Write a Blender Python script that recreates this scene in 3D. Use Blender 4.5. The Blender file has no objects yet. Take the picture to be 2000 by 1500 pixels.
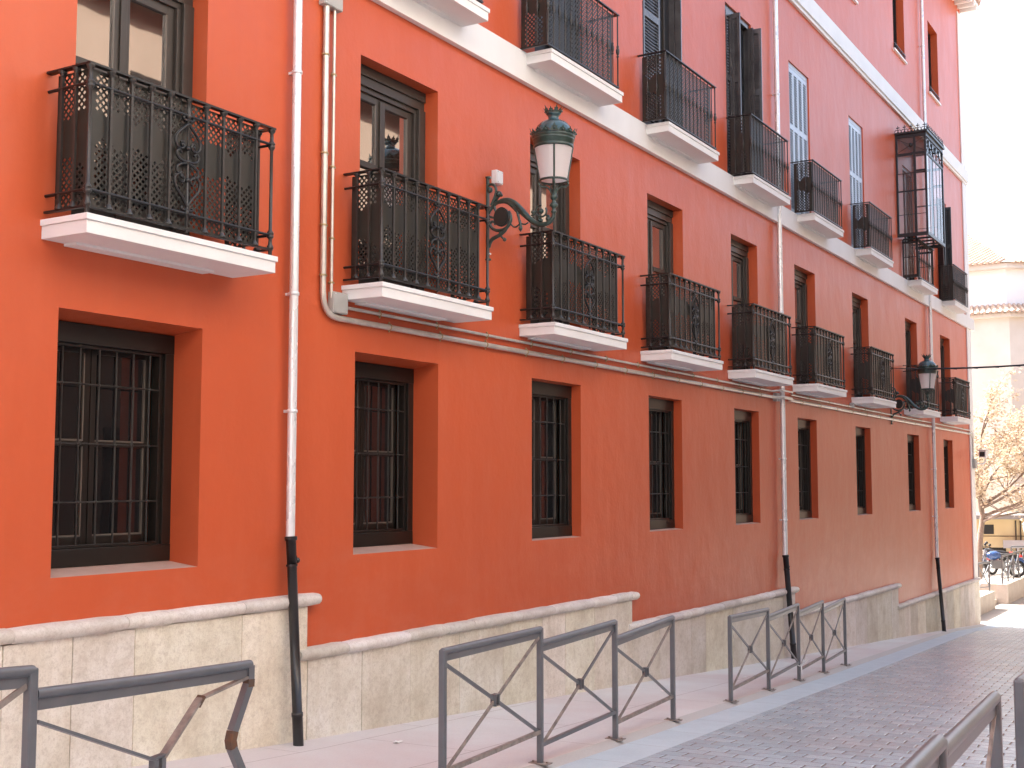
import bpy, math, random
from mathutils import Vector, Matrix
C = bpy.context.scene
COL = C.collection
rnd = random.Random(7)
PI = math.pi

# ------------------------------------------------------------------ camera
pitch = math.radians(4.6925); az = math.radians(59.0685)
fw = Vector((math.cos(pitch)*math.sin(az), math.cos(pitch)*math.cos(az), math.sin(pitch)))
rt = Vector((math.cos(az), -math.sin(az), 0)); up = rt.cross(fw)
cam = bpy.data.cameras.new('camera'); camo = bpy.data.objects.new('camera', cam); COL.objects.link(camo)
m = Matrix.Identity(4)
for i in range(3):
    m[i][0] = rt[i]; m[i][1] = up[i]; m[i][2] = -fw[i]
m[0][3], m[1][3], m[2][3] = 0, -7.0, 0
camo.matrix_world = m
cam.sensor_width = 36; cam.lens = 43.2; cam.clip_end = 2000; cam.clip_start = .05
C.camera = camo

# ------------------------------------------------------------------ sky and sun
SUN_EL, SUN_AZ = 50.0, 6.0        # degrees above the horizon, degrees from +Y towards +X
w = bpy.data.worlds.new('World'); C.world = w; w.use_nodes = True
nt = w.node_tree; bg = nt.nodes['Background']
sky = nt.nodes.new('ShaderNodeTexSky'); sky.sky_type = 'NISHITA'; sky.sun_disc = False
sky.sun_elevation = math.radians(SUN_EL); sky.sun_rotation = math.radians(SUN_AZ)
sky.air_density = .8; sky.dust_density = 4.0; sky.ozone_density = .6
hs = nt.nodes.new('ShaderNodeHueSaturation'); hs.inputs['Saturation'].default_value = .72     # thin haze whitens the sky
nt.links.new(sky.outputs[0], hs.inputs['Color']); nt.links.new(hs.outputs[0], bg.inputs[0]); bg.inputs[1].default_value = 0.15
sl = bpy.data.lights.new('sun', 'SUN'); sl.energy = 4.0; sl.angle = math.radians(.5); sl.color = (1, .955, .88)
so = bpy.data.objects.new('sun', sl); COL.objects.link(so)
sd = Vector((math.sin(math.radians(SUN_AZ))*math.cos(math.radians(SUN_EL)), math.cos(math.radians(SUN_AZ))*math.cos(math.radians(SUN_EL)), math.sin(math.radians(SUN_EL))))
so.rotation_euler = (-sd).to_track_quat('-Z', 'Y').to_euler(); so.location = (20, 20, 40)
C.view_settings.view_transform = 'Standard'; C.view_settings.look = 'None'
C.view_settings.gamma = 1; C.view_settings.exposure = 2.2
C.render.engine = 'CYCLES'

# ------------------------------------------------------------------ mesh helpers
class MB:
    def __init__(s): s.v = []; s.f = []; s.sm = []; s.mi = []
    def add(s, vs, fs, smooth=False, mi=0):
        n = len(s.v); s.v += [tuple(p) for p in vs]
        for q in fs: s.f.append(tuple(i+n for i in q)); s.sm.append(smooth); s.mi.append(mi)
    def box(s, x0, x1, y0, y1, z0, z1, mi=0):
        s.add([(x0,y0,z0),(x1,y0,z0),(x1,y1,z0),(x0,y1,z0),(x0,y0,z1),(x1,y0,z1),(x1,y1,z1),(x0,y1,z1)],
              [(0,3,2,1),(4,5,6,7),(0,1,5,4),(1,2,6,5),(2,3,7,6),(3,0,4,7)], False, mi)
    def quad(s, a, b, c, d, mi=0): s.add([a,b,c,d], [(0,1,2,3)], False, mi)
    def prism(s, poly, z0, z1, mi=0):
        n = len(poly)
        s.add([(x,y,z0) for x,y in poly]+[(x,y,z1) for x,y in poly],
              [tuple(range(n))[::-1], tuple(range(n,2*n))]+[(i,(i+1)%n,n+(i+1)%n,n+i) for i in range(n)], False, mi)
    def tube(s, pts, r, n=8, closed=False, mi=0, flat=None):
        P = [Vector(p) for p in pts]; k = len(P)
        R = r if isinstance(r, (list, tuple)) else [r]*k
        vs = []; prev = None
        for i, p in enumerate(P):
            a = P[(i-1) % k] if (closed or i > 0) else P[i]
            b = P[(i+1) % k] if (closed or i < k-1) else P[i]
            t = (b-a).normalized()
            if prev is None:
                ref = Vector((0,0,1)) if abs(t.z) < .9 else Vector((0,1,0))
                u = t.cross(ref).normalized()
            else:
                u = (prev - t*prev.dot(t))
                u = u.normalized() if u.length > 1e-6 else t.cross(Vector((0,0,1))).normalized()
            prev = u; v = t.cross(u)
            for j in range(n):
                a_ = 2*PI*j/n + (PI/4 if n == 4 else 0)
                q = u*math.cos(a_)*R[i]+v*math.sin(a_)*R[i]
                vs.append(p+q)
        fs = []
        for i in range(k if closed else k-1):
            for j in range(n):
                a = i*n+j; b = i*n+(j+1) % n; c = ((i+1) % k)*n+(j+1) % n; d = ((i+1) % k)*n+j
                fs.append((a,b,c,d))
        s.add(vs, fs, n > 4, mi)
        if not closed:
            s.add(vs[:n], [tuple(range(n))[::-1]], False, mi); s.add(vs[-n:], [tuple(range(n))], False, mi)
    def bar(s, a, b, w, h, mi=0, up_=(0,0,1)):   # rectangular bar: w across, h along up_
        a = Vector(a); b = Vector(b); t = (b-a).normalized(); U = Vector(up_)
        sd_ = t.cross(U)
        if sd_.length < 1e-4: sd_ = t.cross(Vector((0,1,0)))
        sd_.normalize(); U = sd_.cross(t).normalized()
        vs = [p+sd_*(sx*w/2)+U*(sz*h/2) for p in (a,b) for sx,sz in ((-1,-1),(1,-1),(1,1),(-1,1))]
        s.add(vs, [(0,1,2,3),(7,6,5,4),(0,4,5,1),(1,5,6,2),(2,6,7,3),(3,7,4,0)], False, mi)
    def lathe(s, prof, c=(0,0,0), n=16, mi=0, smooth=True, sx=1, sy=1):
        c = Vector(c); vs = []
        for r, z in prof:
            for j in range(n):
                a = 2*PI*j/n; vs.append((c.x+r*math.cos(a)*sx, c.y+r*math.sin(a)*sy, c.z+z))
        fs = [(i*n+j, i*n+(j+1) % n, (i+1)*n+(j+1) % n, (i+1)*n+j) for i in range(len(prof)-1) for j in range(n)]
        s.add(vs, fs, smooth, mi)
    def ball(s, c, r, n=10, mi=0, sz=1):
        s.lathe([(max(1e-4, r*math.sin(PI*i/6)), -r*sz*math.cos(PI*i/6)) for i in range(7)], c, n, mi)
    def build(s, name, mats, parent=None, loc=None, bevel=0):
        me = bpy.data.meshes.new(name); me.from_pydata(s.v, [], s.f)
        for mm in (mats if isinstance(mats, (list, tuple)) else [mats]): me.materials.append(mm)
        me.polygons.foreach_set('use_smooth', s.sm); me.polygons.foreach_set('material_index', s.mi)
        me.update()
        o = bpy.data.objects.new(name, me); COL.objects.link(o)
        if parent: o.parent = parent
        if loc is not None: o.location = loc
        if bevel:
            b = o.modifiers.new('bevel', 'BEVEL'); b.width = bevel; b.segments = 2; b.limit_method = 'ANGLE'
        return o

def smooth(pts, k=5):      # Catmull-Rom
    P = [Vector(p) for p in pts]; out = []
    for i in range(len(P)-1):
        p0 = P[max(0,i-1)]; p1 = P[i]; p2 = P[i+1]; p3 = P[min(len(P)-1,i+2)]
        for j in range(k):
            t = j/k
            out.append(.5*((2*p1)+(p2-p0)*t+(2*p0-5*p1+4*p2-p3)*t*t+(3*p1-p0-3*p2+p3)*t**3))
    return out+[P[-1]]

def empty(name, loc, rz=0):
    o = bpy.data.objects.new(name, None); COL.objects.link(o); o.location = loc; o.rotation_euler = (0,0,rz); o.empty_display_size = .2
    return o
def tag(o, label=None, cat=None, group=None, kind=None):
    if label: o['label'] = label
    if cat: o['category'] = cat
    if group: o['group'] = group
    if kind: o['kind'] = kind
    return o
def kids(o): return [c for c in COL.objects if c.parent == o]
def copy_tree(o, parent=None, loc=None):
    c = o.copy(); COL.objects.link(c)
    if parent: c.parent = parent
    if loc is not None: c.location = loc
    for ch in kids(o): copy_tree(ch, c)
    return c

# ------------------------------------------------------------------ materials
def mat(name, col, rough=.6, metal=0, spec=.5, var=None, scale=3, bump=0, bscale=40, coat=0, stretch=(1,1,1), detail=6, rvar=0):
    mt = bpy.data.materials.new(name); mt.use_nodes = True; n = mt.node_tree; N = n.nodes; L = n.links
    b = N['Principled BSDF']; b.inputs['Base Color'].default_value = (*col, 1)
    b.inputs['Roughness'].default_value = rough; b.inputs['Metallic'].default_value = metal
    b.inputs['Specular IOR Level'].default_value = spec; b.inputs['Coat Weight'].default_value = coat
    g_ = N.new('ShaderNodeNewGeometry'); mp = N.new('ShaderNodeMapping'); mp.inputs['Scale'].default_value = stretch
    L.new(g_.outputs['Position'], mp.inputs['Vector'])
    if var:
        t = N.new('ShaderNodeTexNoise'); t.inputs['Scale'].default_value = scale; t.inputs['Detail'].default_value = detail; t.inputs['Roughness'].default_value = .6
        L.new(mp.outputs[0], t.inputs['Vector'])
        r = N.new('ShaderNodeValToRGB'); r.color_ramp.elements[0].position = .3; r.color_ramp.elements[1].position = .7
        r.color_ramp.elements[0].color = (*col, 1); r.color_ramp.elements[1].color = (*var, 1)
        L.new(t.outputs['Fac'], r.inputs[0]); L.new(r.outputs[0], b.inputs['Base Color'])
        if rvar:
            mr = N.new('ShaderNodeMapRange'); mr.inputs['To Min'].default_value = rough-rvar; mr.inputs['To Max'].default_value = rough+rvar
            L.new(t.outputs['Fac'], mr.inputs[0]); L.new(mr.outputs[0], b.inputs['Roughness'])
    if bump:
        t2 = N.new('ShaderNodeTexNoise'); t2.inputs['Scale'].default_value = bscale; t2.inputs['Detail'].default_value = 8
        L.new(mp.outputs[0], t2.inputs['Vector'])
        bu = N.new('ShaderNodeBump'); bu.inputs['Strength'].default_value = 1; bu.inputs['Distance'].default_value = bump
        L.new(t2.outputs['Fac'], bu.inputs['Height']); L.new(bu.outputs[0], b.inputs['Normal'])
    return mt
def nodes_of(mt): return mt.node_tree.nodes, mt.node_tree.links, mt.node_tree.nodes['Principled BSDF']
def noise(N, L, vec, scale, detail=6, rough=.6):
    t = N.new('ShaderNodeTexNoise'); t.inputs['Scale'].default_value = scale; t.inputs['Detail'].default_value = detail; t.inputs['Roughness'].default_value = rough
    L.new(vec, t.inputs['Vector']); return t.outputs['Fac']
def ramp(N, L, fac, stops):
    r = N.new('ShaderNodeValToRGB'); e = r.color_ramp.elements
    while len(e) < len(stops): e.new(.5)
    for i, (p, c) in enumerate(stops): e[i].position = p; e[i].color = (*c, 1) if len(c) == 3 else c
    L.new(fac, r.inputs[0]); return r.outputs[0]
def mix(N, L, fac, a, b, mode='MIX'):
    x = N.new('ShaderNodeMix'); x.data_type = 'RGBA'; x.blend_type = mode; x.clamp_result = False
    if isinstance(fac, float): x.inputs[0].default_value = fac
    else: L.new(fac, x.inputs[0])
    for k, q in ((6, a), (7, b)):
        if isinstance(q, tuple): x.inputs[k].default_value = (*q, 1)
        else: L.new(q, x.inputs[k])
    return x.outputs[2]
def mapping(N, L, vec, scale=(1,1,1), rot=(0,0,0), loc=(0,0,0)):
    mp = N.new('ShaderNodeMapping'); mp.inputs['Scale'].default_value = scale; mp.inputs['Rotation'].default_value = rot; mp.inputs['Location'].default_value = loc
    L.new(vec, mp.inputs['Vector']); return mp.outputs[0]
def position(N): return N.new('ShaderNodeNewGeometry').outputs['Position']

M = {}
# painted plaster: broad uneven coats, faint vertical rain streaks, fine float texture
def plaster():
    mt = bpy.data.materials.new('orange_plaster'); mt.use_nodes = True; N, L, b = nodes_of(mt); P = position(N)
    A, B_, D = (.57,.103,.035), (.53,.097,.036), (.65,.145,.062)
    c = ramp(N, L, noise(N, L, P, .45, 5, .55), [(.3, A), (.7, B_)])
    st = noise(N, L, mapping(N, L, P, (2.2, 2.2, .35)), 1.0, 7, .65)
    c = mix(N, L, ramp(N, L, st, [(.5,(0,0,0)), (.8,(.3,.3,.3))]), c, D)
    bl = noise(N, L, mapping(N, L, P, (1,1,.6), loc=(4,2,9)), 1.7, 8, .7)
    c = mix(N, L, ramp(N, L, bl, [(.52,(0,0,0)), (.8,(.35,.35,.35))]), c, (.52,.120,.055))
    # a darker, browner tone with ragged edges on the lower wall of the far half
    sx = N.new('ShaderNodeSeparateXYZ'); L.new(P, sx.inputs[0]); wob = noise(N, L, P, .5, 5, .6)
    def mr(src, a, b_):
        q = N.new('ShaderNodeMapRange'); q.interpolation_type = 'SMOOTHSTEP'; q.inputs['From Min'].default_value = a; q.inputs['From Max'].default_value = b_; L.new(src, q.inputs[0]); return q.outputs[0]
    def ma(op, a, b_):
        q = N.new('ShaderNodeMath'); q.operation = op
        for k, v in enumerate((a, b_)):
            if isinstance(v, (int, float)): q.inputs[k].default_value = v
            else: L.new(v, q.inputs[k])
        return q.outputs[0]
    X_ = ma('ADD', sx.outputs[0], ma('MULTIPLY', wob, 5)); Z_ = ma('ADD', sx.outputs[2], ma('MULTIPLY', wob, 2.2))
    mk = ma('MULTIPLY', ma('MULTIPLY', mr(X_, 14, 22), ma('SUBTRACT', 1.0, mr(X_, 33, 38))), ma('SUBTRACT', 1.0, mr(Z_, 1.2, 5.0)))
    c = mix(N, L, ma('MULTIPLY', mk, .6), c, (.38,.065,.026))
    lowz = ma('SUBTRACT', 1.0, mr(Z_, -.9, 1.4))
    pf = ramp(N, L, noise(N, L, mapping(N, L, P, (1.2,1.2,2.2), loc=(2,0,5)), 1.5, 8, .68), [(.46,(0,0,0)), (.75,(.75,.75,.75))])
    c = mix(N, L, ma('MULTIPLY', ma('MULTIPLY', lowz, .55), pf), c, (.60,.20,.125))
    L.new(c, b.inputs['Base Color']); L.new(ramp(N, L, noise(N, L, mapping(N, L, P, (1,1,.45)), 1.4, 6, .6), [(.3,(.40,.40,.40)), (.7,(.33,.33,.33))]), b.inputs['Roughness']); b.inputs['Specular IOR Level'].default_value = .38
    h1 = noise(N, L, P, 28, 6, .6); h2 = noise(N, L, mapping(N, L, P, (1,1,.7)), 2.6, 3, .5)
    b1 = N.new('ShaderNodeBump'); b1.inputs['Distance'].default_value = .0016; L.new(h1, b1.inputs['Height'])
    b2 = N.new('ShaderNodeBump'); b2.inputs['Distance'].default_value = .012; L.new(h2, b2.inputs['Height']); L.new(b1.outputs[0], b2.inputs['Normal'])
    L.new(b2.outputs[0], b.inputs['Normal']); return mt
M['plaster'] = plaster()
M['white'] = mat('white_render', (.82,.82,.80), .6, var=(.76,.755,.73), scale=1.6, bump=.0012, bscale=30, stretch=(1,1,.4))
def stone(name, cols, streak=True, joints=False):
    mt = bpy.data.materials.new(name); mt.use_nodes = True; N, L, b = nodes_of(mt); P = position(N)
    c = ramp(N, L, noise(N, L, P, 2.1, 8, .7), [(.32, cols[0]), (.5, cols[1]), (.66, cols[2])])
    sp = noise(N, L, P, 22, 8, .75)
    c = mix(N, L, ramp(N, L, sp, [(.48,(0,0,0)), (.70,(.6,.6,.6))]), c, (.48,.42,.35))
    c = mix(N, L, ramp(N, L, noise(N, L, P, 75, 4, .8), [(.5,(0,0,0)), (.64,(.35,.35,.35))]), c, (.38,.33,.27))
    if streak:
        st = noise(N, L, mapping(N, L, P, (6,6,.35)), 1.2, 7, .7)
        c = mix(N, L, ramp(N, L, st, [(.5,(0,0,0)), (.78,(.4,.4,.4))]), c, (.46,.39,.28))
        st2 = noise(N, L, mapping(N, L, P, (3,3,.5), loc=(7,0,3)), 1.1, 6, .7)
        c = mix(N, L, ramp(N, L, st2, [(.55,(0,0,0)), (.75,(.5,.5,.5))]), c, (.80,.75,.66))
    at = N.new('ShaderNodeAttribute'); at.attribute_name = 'tone'
    c = mix(N, L, 1.0, c, at.outputs['Color'], 'MULTIPLY')
    L.new(c, b.inputs['Base Color']); b.inputs['Roughness'].default_value = .72
    bu = N.new('ShaderNodeBump'); bu.inputs['Distance'].default_value = .006
    L.new(noise(N, L, P, 16, 10, .8), bu.inputs['Height']); L.new(bu.outputs[0], b.inputs['Normal']); return mt
M['stone'] = stone('weathered_stone', [(.60,.54,.45), (.76,.72,.64), (.85,.82,.77)])
M['coping'] = stone('coping_stone', [(.62,.56,.50), (.74,.70,.65), (.80,.77,.74)], streak=False)
M['frame'] = mat('dark_brown_frame', (.012,.009,.007), .35, spec=.4, var=(.017,.013,.010), scale=6)
M['frame_grey'] = mat('taupe_frame', (.042,.034,.028), .35, spec=.4, var=(.052,.043,.036), scale=5)
M['bead'] = mat('pale_glazing_bead', (.13,.11,.09), .4)
M['iron'] = mat('black_wrought_iron', (.007,.007,.007), .36, metal=0, spec=.5, var=(.014,.013,.012), scale=9, bump=.0006, bscale=60)
M['baluster'] = mat('brown_black_iron', (.024,.021,.019), .36, spec=.5, var=(.042,.038,.033), scale=10, bump=.0005, bscale=60)
M['screen'] = mat('bronze_sheet', (.024,.022,.017), .42, spec=.45, var=(.031,.028,.022), scale=3)
M['grille'] = mat('grille_iron', (.013,.012,.011), .45, spec=.45, var=(.034,.031,.027), scale=14, bump=.001, bscale=50)
M['shutter'] = mat('grey_brown_shutter', (.050,.043,.041), .22, spec=.6, var=(.10,.088,.085), scale=4)
M['shutter_dark'] = mat('dark_brown_shutter', (.022,.018,.017), .35, spec=.5, var=(.03,.025,.023), scale=4)
def glass_dark():
    mt = bpy.data.materials.new('window_glass'); mt.use_nodes = True; N, L, b = nodes_of(mt); P = position(N)
    b.inputs['Base Color'].default_value = (.012,.012,.013,1); b.inputs['Roughness'].default_value = .02
    b.inputs['IOR'].default_value = 2.1; b.inputs['Specular IOR Level'].default_value = .7
    bu = N.new('ShaderNodeBump'); bu.inputs['Distance'].default_value = .0012; bu.inputs['Strength'].default_value = .5
    L.new(noise(N, L, P, 2.2, 2, .5), bu.inputs['Height']); L.new(bu.outputs[0], b.inputs['Normal']); return mt
M['glass'] = glass_dark()
M['door_glass'] = glass_dark(); M['door_glass'].node_tree.nodes['Principled BSDF'].inputs['IOR'].default_value = 4.5   # double glazing
M['glass'].node_tree.nodes['Principled BSDF'].inputs['IOR'].default_value = 1.5
def glass_clear():
    mt = bpy.data.materials.new('clear_glass'); mt.use_nodes = True; N = mt.node_tree.nodes; L = mt.node_tree.links
    N.remove(N['Principled BSDF']); out = N['Material Output']
    g = N.new('ShaderNodeBsdfGlossy'); g.inputs['Roughness'].default_value = .02; t = N.new('ShaderNodeBsdfTransparent')
    t.inputs[0].default_value = (.9,.93,.93,1)
    f = N.new('ShaderNodeFresnel'); f.inputs[0].default_value = 2.1; x = N.new('ShaderNodeMixShader')
    L.new(f.outputs[0], x.inputs[0]); L.new(t.outputs[0], x.inputs[1]); L.new(g.outputs[0], x.inputs[2]); L.new(x.outputs[0], out.inputs[0]); return mt
M['clear'] = glass_clear()
def frosted():
    mt = bpy.data.materials.new('frosted_lamp_glass'); mt.use_nodes = True; N, L, b = nodes_of(mt)
    b.inputs['Base Color'].default_value = (.93,.89,.87,1); b.inputs['Roughness'].default_value = .25
    tr = N.new('ShaderNodeBsdfTranslucent'); tr.inputs[0].default_value = (.95,.92,.90,1)
    x = N.new('ShaderNodeMixShader'); x.inputs[0].default_value = .5; out = N['Material Output']
    L.new(b.outputs[0], x.inputs[1]); L.new(tr.outputs[0], x.inputs[2]); L.new(x.outputs[0], out.inputs[0]); return mt
M['frost'] = frosted()
M['lamp'] = mat('green_black_cast_iron', (.012,.034,.028), .28, spec=.6, var=(.045,.075,.062), scale=18, bump=.001, bscale=45)
M['lamp_dark'] = mat('dark_green_disc', (.012,.022,.02), .35)
M['zinc'] = mat('zinc_pipe', (.74,.76,.76), .28, metal=.35, var=(.82,.84,.84), scale=5, stretch=(1,1,.3), rvar=.08)
M['castiron'] = mat('black_cast_iron_pipe', (.012,.011,.011), .32, spec=.6, var=(.02,.018,.018), scale=12, bump=.001, bscale=40)
M['conduit'] = mat('galvanised_conduit', (.50,.47,.41), .36, metal=.6, var=(.68,.64,.57), scale=7, rvar=.1)
M['junction'] = mat('grey_junction_box', (.44,.43,.40), .5, var=(.38,.37,.34), scale=9)
M['brass'] = mat('brass_clip', (.45,.36,.20), .4, metal=.7)
M['barrier'] = mat('grey_painted_steel', (.105,.112,.122), .34, spec=.6, var=(.135,.14,.15), scale=8, bump=.0004, bscale=60)
M['barrier_worn'] = mat('worn_grey_steel', (.15,.13,.12), .5, var=(.34,.29,.25), scale=14, bump=.0005, bscale=50)
M['rust'] = mat('rust', (.16,.075,.035), .8, var=(.08,.06,.05), scale=24)
M['wire'] = mat('black_cable', (.02,.018,.022), .5)
M['camwhite'] = mat('white_plastic', (.78,.77,.75), .35)
M['black'] = mat('black_plastic', (.015,.015,.017), .4)
def paving(name, base, var, red=None, scale=.8, bump=.002, joint=None, jx=0, jy=0, rough=.7):
    mt = bpy.data.materials.new(name); mt.use_nodes = True; N, L, b = nodes_of(mt); P = position(N)
    c = ramp(N, L, noise(N, L, P, scale, 8, .65), [(.3, base), (.7, var)])
    if red: c = mix(N, L, ramp(N, L, noise(N, L, mapping(N, L, P, loc=(3,5,1)), .5, 5, .5), [(.42,(0,0,0)), (.62,(.8,.8,.8))]), c, red)
    sp = noise(N, L, P, 60, 6, .7)
    c = mix(N, L, ramp(N, L, sp, [(.5,(0,0,0)), (.8,(.4,.4,.4))]), c, tuple(x*.55 for x in base))
    h = noise(N, L, P, 45, 8, .7)
    if joint:
        bt = N.new('ShaderNodeTexBrick'); bt.inputs['Scale'].default_value = 1; bt.inputs['Brick Width'].default_value = jx; bt.inputs['Row Height'].default_value = jy
        bt.inputs['Mortar Size'].default_value = .004; bt.inputs['Mortar Smooth'].default_value = .2; bt.inputs['Color1'].default_value = (0,0,0,1); bt.inputs['Color2'].default_value = (0,0,0,1); bt.inputs['Mortar'].default_value = (1,1,1,1)
        L.new(mapping(N, L, P, rot=(0,0,math.radians(-4.46))), bt.inputs['Vector'])
        c = mix(N, L, bt.outputs['Color'], c, joint)
    L.new(c, b.inputs['Base Color']); b.inputs['Roughness'].default_value = rough
    bu = N.new('ShaderNodeBump'); bu.inputs['Distance'].default_value = bump; L.new(h, bu.inputs['Height']); L.new(bu.outputs[0], b.inputs['Normal']); return mt
M['pavement'] = paving('pink_concrete', (.62,.60,.585), (.72,.72,.71), red=(.62,.53,.515), joint=(.28,.21,.19), jx=1.9, jy=1.05)
M['kerb'] = paving('dusty_kerb', (.50,.49,.465), (.50,.49,.47), scale=3)
M['granite'] = paving('grey_granite', (.47,.56,.61), (.56,.65,.70), scale=2.5, joint=(.26,.26,.26), jx=1.0, jy=5.0, rough=.6)
M['plaza'] = paving('pale_plaza', (.34,.32,.29), (.40,.38,.35), scale=.5)
M['earth'] = mat('ground', (.20,.18,.15), .9, var=(.26,.23,.19), scale=.4)
def cobbles():
    mt = bpy.data.materials.new('grey_setts'); mt.use_nodes = True; N, L, b = nodes_of(mt); P = position(N)
    sx = N.new('ShaderNodeSeparateXYZ'); L.new(mapping(N, L, P, rot=(0,0,math.radians(-4.46))), sx.inputs[0])
    cb = N.new('ShaderNodeCombineXYZ'); L.new(sx.outputs[1], cb.inputs[0]); L.new(sx.outputs[0], cb.inputs[1])
    # slight wobble so that the courses are not ruler straight
    wv = N.new('ShaderNodeTexNoise'); wv.inputs['Scale'].default_value = 1.3; wv.inputs['Detail'].default_value = 2; L.new(P, wv.inputs['Vector'])
    va = N.new('ShaderNodeVectorMath'); va.operation = 'MULTIPLY_ADD'; L.new(wv.outputs['Color'], va.inputs[0]); va.inputs[1].default_value = (.05,.05,0); L.new(cb.outputs[0], va.inputs[2])
    def brick(mort, sm, c1, c2, mc):
        bt = N.new('ShaderNodeTexBrick'); bt.offset = .5; bt.inputs['Scale'].default_value = 1; bt.inputs['Brick Width'].default_value = .25; bt.inputs['Row Height'].default_value = .205
        bt.inputs['Mortar Size'].default_value = mort; bt.inputs['Mortar Smooth'].default_value = sm
        bt.inputs['Color1'].default_value = (*c1,1); bt.inputs['Color2'].default_value = (*c2,1); bt.inputs['Mortar'].default_value = (*mc,1)
        L.new(va.outputs[0], bt.inputs['Vector']); return bt
    bt = brick(.008, .3, (.39,.51,.59), (.53,.66,.75), (.09,.09,.09))
    c = mix(N, L, ramp(N, L, noise(N, L, P, .55, 5, .6), [(.48,(0,0,0)), (.72,(.4,.4,.4))]), bt.outputs['Color'], (.40,.36,.35))
    c = mix(N, L, ramp(N, L, noise(N, L, P, 30, 6, .7), [(.5,(0,0,0)), (.8,(.35,.35,.35))]), c, (.16,.15,.15))
    c2 = mix(N, L, bt.outputs['Fac'], c, (.08,.075,.075))
    L.new(c2, b.inputs['Base Color']); b.inputs['Roughness'].default_value = .22; b.inputs['Specular IOR Level'].default_value = 1.0
    b2 = brick(.018, 1.0, (1,1,1), (.75,.75,.75), (0,0,0))
    ad = N.new('ShaderNodeMath'); ad.operation = 'MULTIPLY_ADD'; L.new(noise(N, L, P, 35, 6, .7), ad.inputs[0]); ad.inputs[1].default_value = .25
    L.new(b2.outputs['Color'], ad.inputs[2])
    bu = N.new('ShaderNodeBump'); bu.inputs['Distance'].default_value = .014; bu.inputs['Strength'].default_value = .9; L.new(ad.outputs[0], bu.inputs['Height']); L.new(bu.outputs[0], b.inputs['Normal']); return mt
M['cobble'] = cobbles()

# ------------------------------------------------------------------ ground
GT = [(-30,.9),(0,-1.55),(6.61,-2.03),(8.16,-2.15),(8.99,-2.20),(9.78,-2.25),(10.55,-2.30),(12.37,-2.41),(14.2,-2.53),(16.15,-2.66),(18.26,-2.80),(28.23,-3.41),(33.3,-3.73),(38.28,-4.06),(60,-4.06)]
def g(x):
    for (a,za),(b,zb) in zip(GT, GT[1:]):
        if x <= b: return za+(zb-za)*(x-a)/(b-a)
    return -4.06
def L1(x): return min(-2.14+.078*(x-8.54), -.16)
XS = [-14+i*1.0 for i in range(53)]+[38.6]
def strip(name, ya, yb, dza, dzb, m_, xs=XS):
    b = MB()
    for x0, x1 in zip(xs, xs[1:]):
        b.quad((x0,ya(x0),g(x0)+dza), (x0,yb(x0),g(x0)+dzb), (x1,yb(x1),g(x1)+dzb), (x1,ya(x1),g(x1)+dza))
    return tag(b.build(name, m_), kind='structure')
R1 = lambda x: min(-5.22+.068*(x-11), L1(x)-1.6)
strip('pavement', lambda x: 0.0, lambda x: L1(x)+.03, 0, 0, M['pavement'])
strip('kerb', lambda x: L1(x)+.03, lambda x: L1(x)-.09, 0, -.035, M['kerb'])
strip('gutter', lambda x: L1(x)-.09, lambda x: L1(x)-.50, -.035, -.035, M['granite'])
strip('road', lambda x: L1(x)-.50, R1, -.035, -.035, M['cobble'])
strip('gutter', R1, lambda x: R1(x)-.40, -.035, -.035, M['granite'])
strip('pavement', lambda x: R1(x)-.40, lambda x: -9.2, 0, 0, M['pavement'])
b = MB(); b.quad((38.6,-60,-4.095), (140,-60,-4.095), (140,60,-4.095), (38.6,60,-4.095)); tag(b.build('plaza', M['plaza']), kind='structure')
b = MB()
ex = [-400,-30]+[x for x,_ in GT[1:-1]]+[60,900]
for x0, x1 in zip(ex, ex[1:]):
    z = lambda x: (g(max(x,-30)) if x < 60 else -4.06)-.16
    b.quad((x0,-500,z(x0)), (x1,-500,z(x1)), (x1,500,z(x1)), (x0,500,z(x0)))
tag(b.build('ground', M['earth']), kind='structure')

# ------------------------------------------------------------------ the orange house
ROOT = Vector((16, 0, -2.7))
house = empty('townhouse', ROOT)
tag(house, 'long orange plastered townhouse with white bands and rows of black iron balconies', 'house')
def rel(x, y, z): return Vector((x, y, z))-ROOT
GW = [(5.60,6.96),(8.88,10.23),(12.12,13.32),(15.31,16.45),(18.56,19.70),(21.76,22.90),(25.58,26.75),(30.08,31.28),(34.13,35.28)]
FW = [(5.68,6.95),(8.92,10.20),(12.09,13.33),(15.32,16.56),(18.52,19.75),(21.73,22.97),(25.54,26.79),(30.15,31.36),(34.05,35.30)]
SW = [(8.95,10.2),(12.2,13.4),(15.22,16.45),(18.41,19.62),(21.62,22.83),(25.58,26.70),(30.3,31.4),(34.1,35.3)]
TW = [(8.9,10.0),(12.1,13.2),(15.3,16.4),(18.5,19.6),(21.8,22.9),(25.25,26.35),(29.72,30.86),(33.60,34.80)]
GZ, FZ, SZ, TZ = (-.63,1.22), (1.80,4.03), (4.94,7.83), (10.57,12.57)
holes = [(a,b_,GZ[0],GZ[1],.34 if i < 2 else .135,.04 if i < 2 else .012) for i,(a,b_) in enumerate(GW)]+[(a,b_,FZ[0],FZ[1],.17,0) for a,b_ in FW]+[(a,b_,SZ[0],SZ[1],.14,0) for a,b_ in SW]+[(a,b_,TZ[0],TZ[1],.22,0) for a,b_ in TW]
XL, XR, ZT = -8.0, 38.2, 14.45
b = MB()
xs = sorted({XL,XR,*[h[0] for h in holes],*[h[1] for h in holes]}); zs = sorted({-6.0,ZT,*[h[2] for h in holes],*[h[3] for h in holes]})
R_ = lambda x,y,z: tuple(rel(x,y,z))
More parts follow.
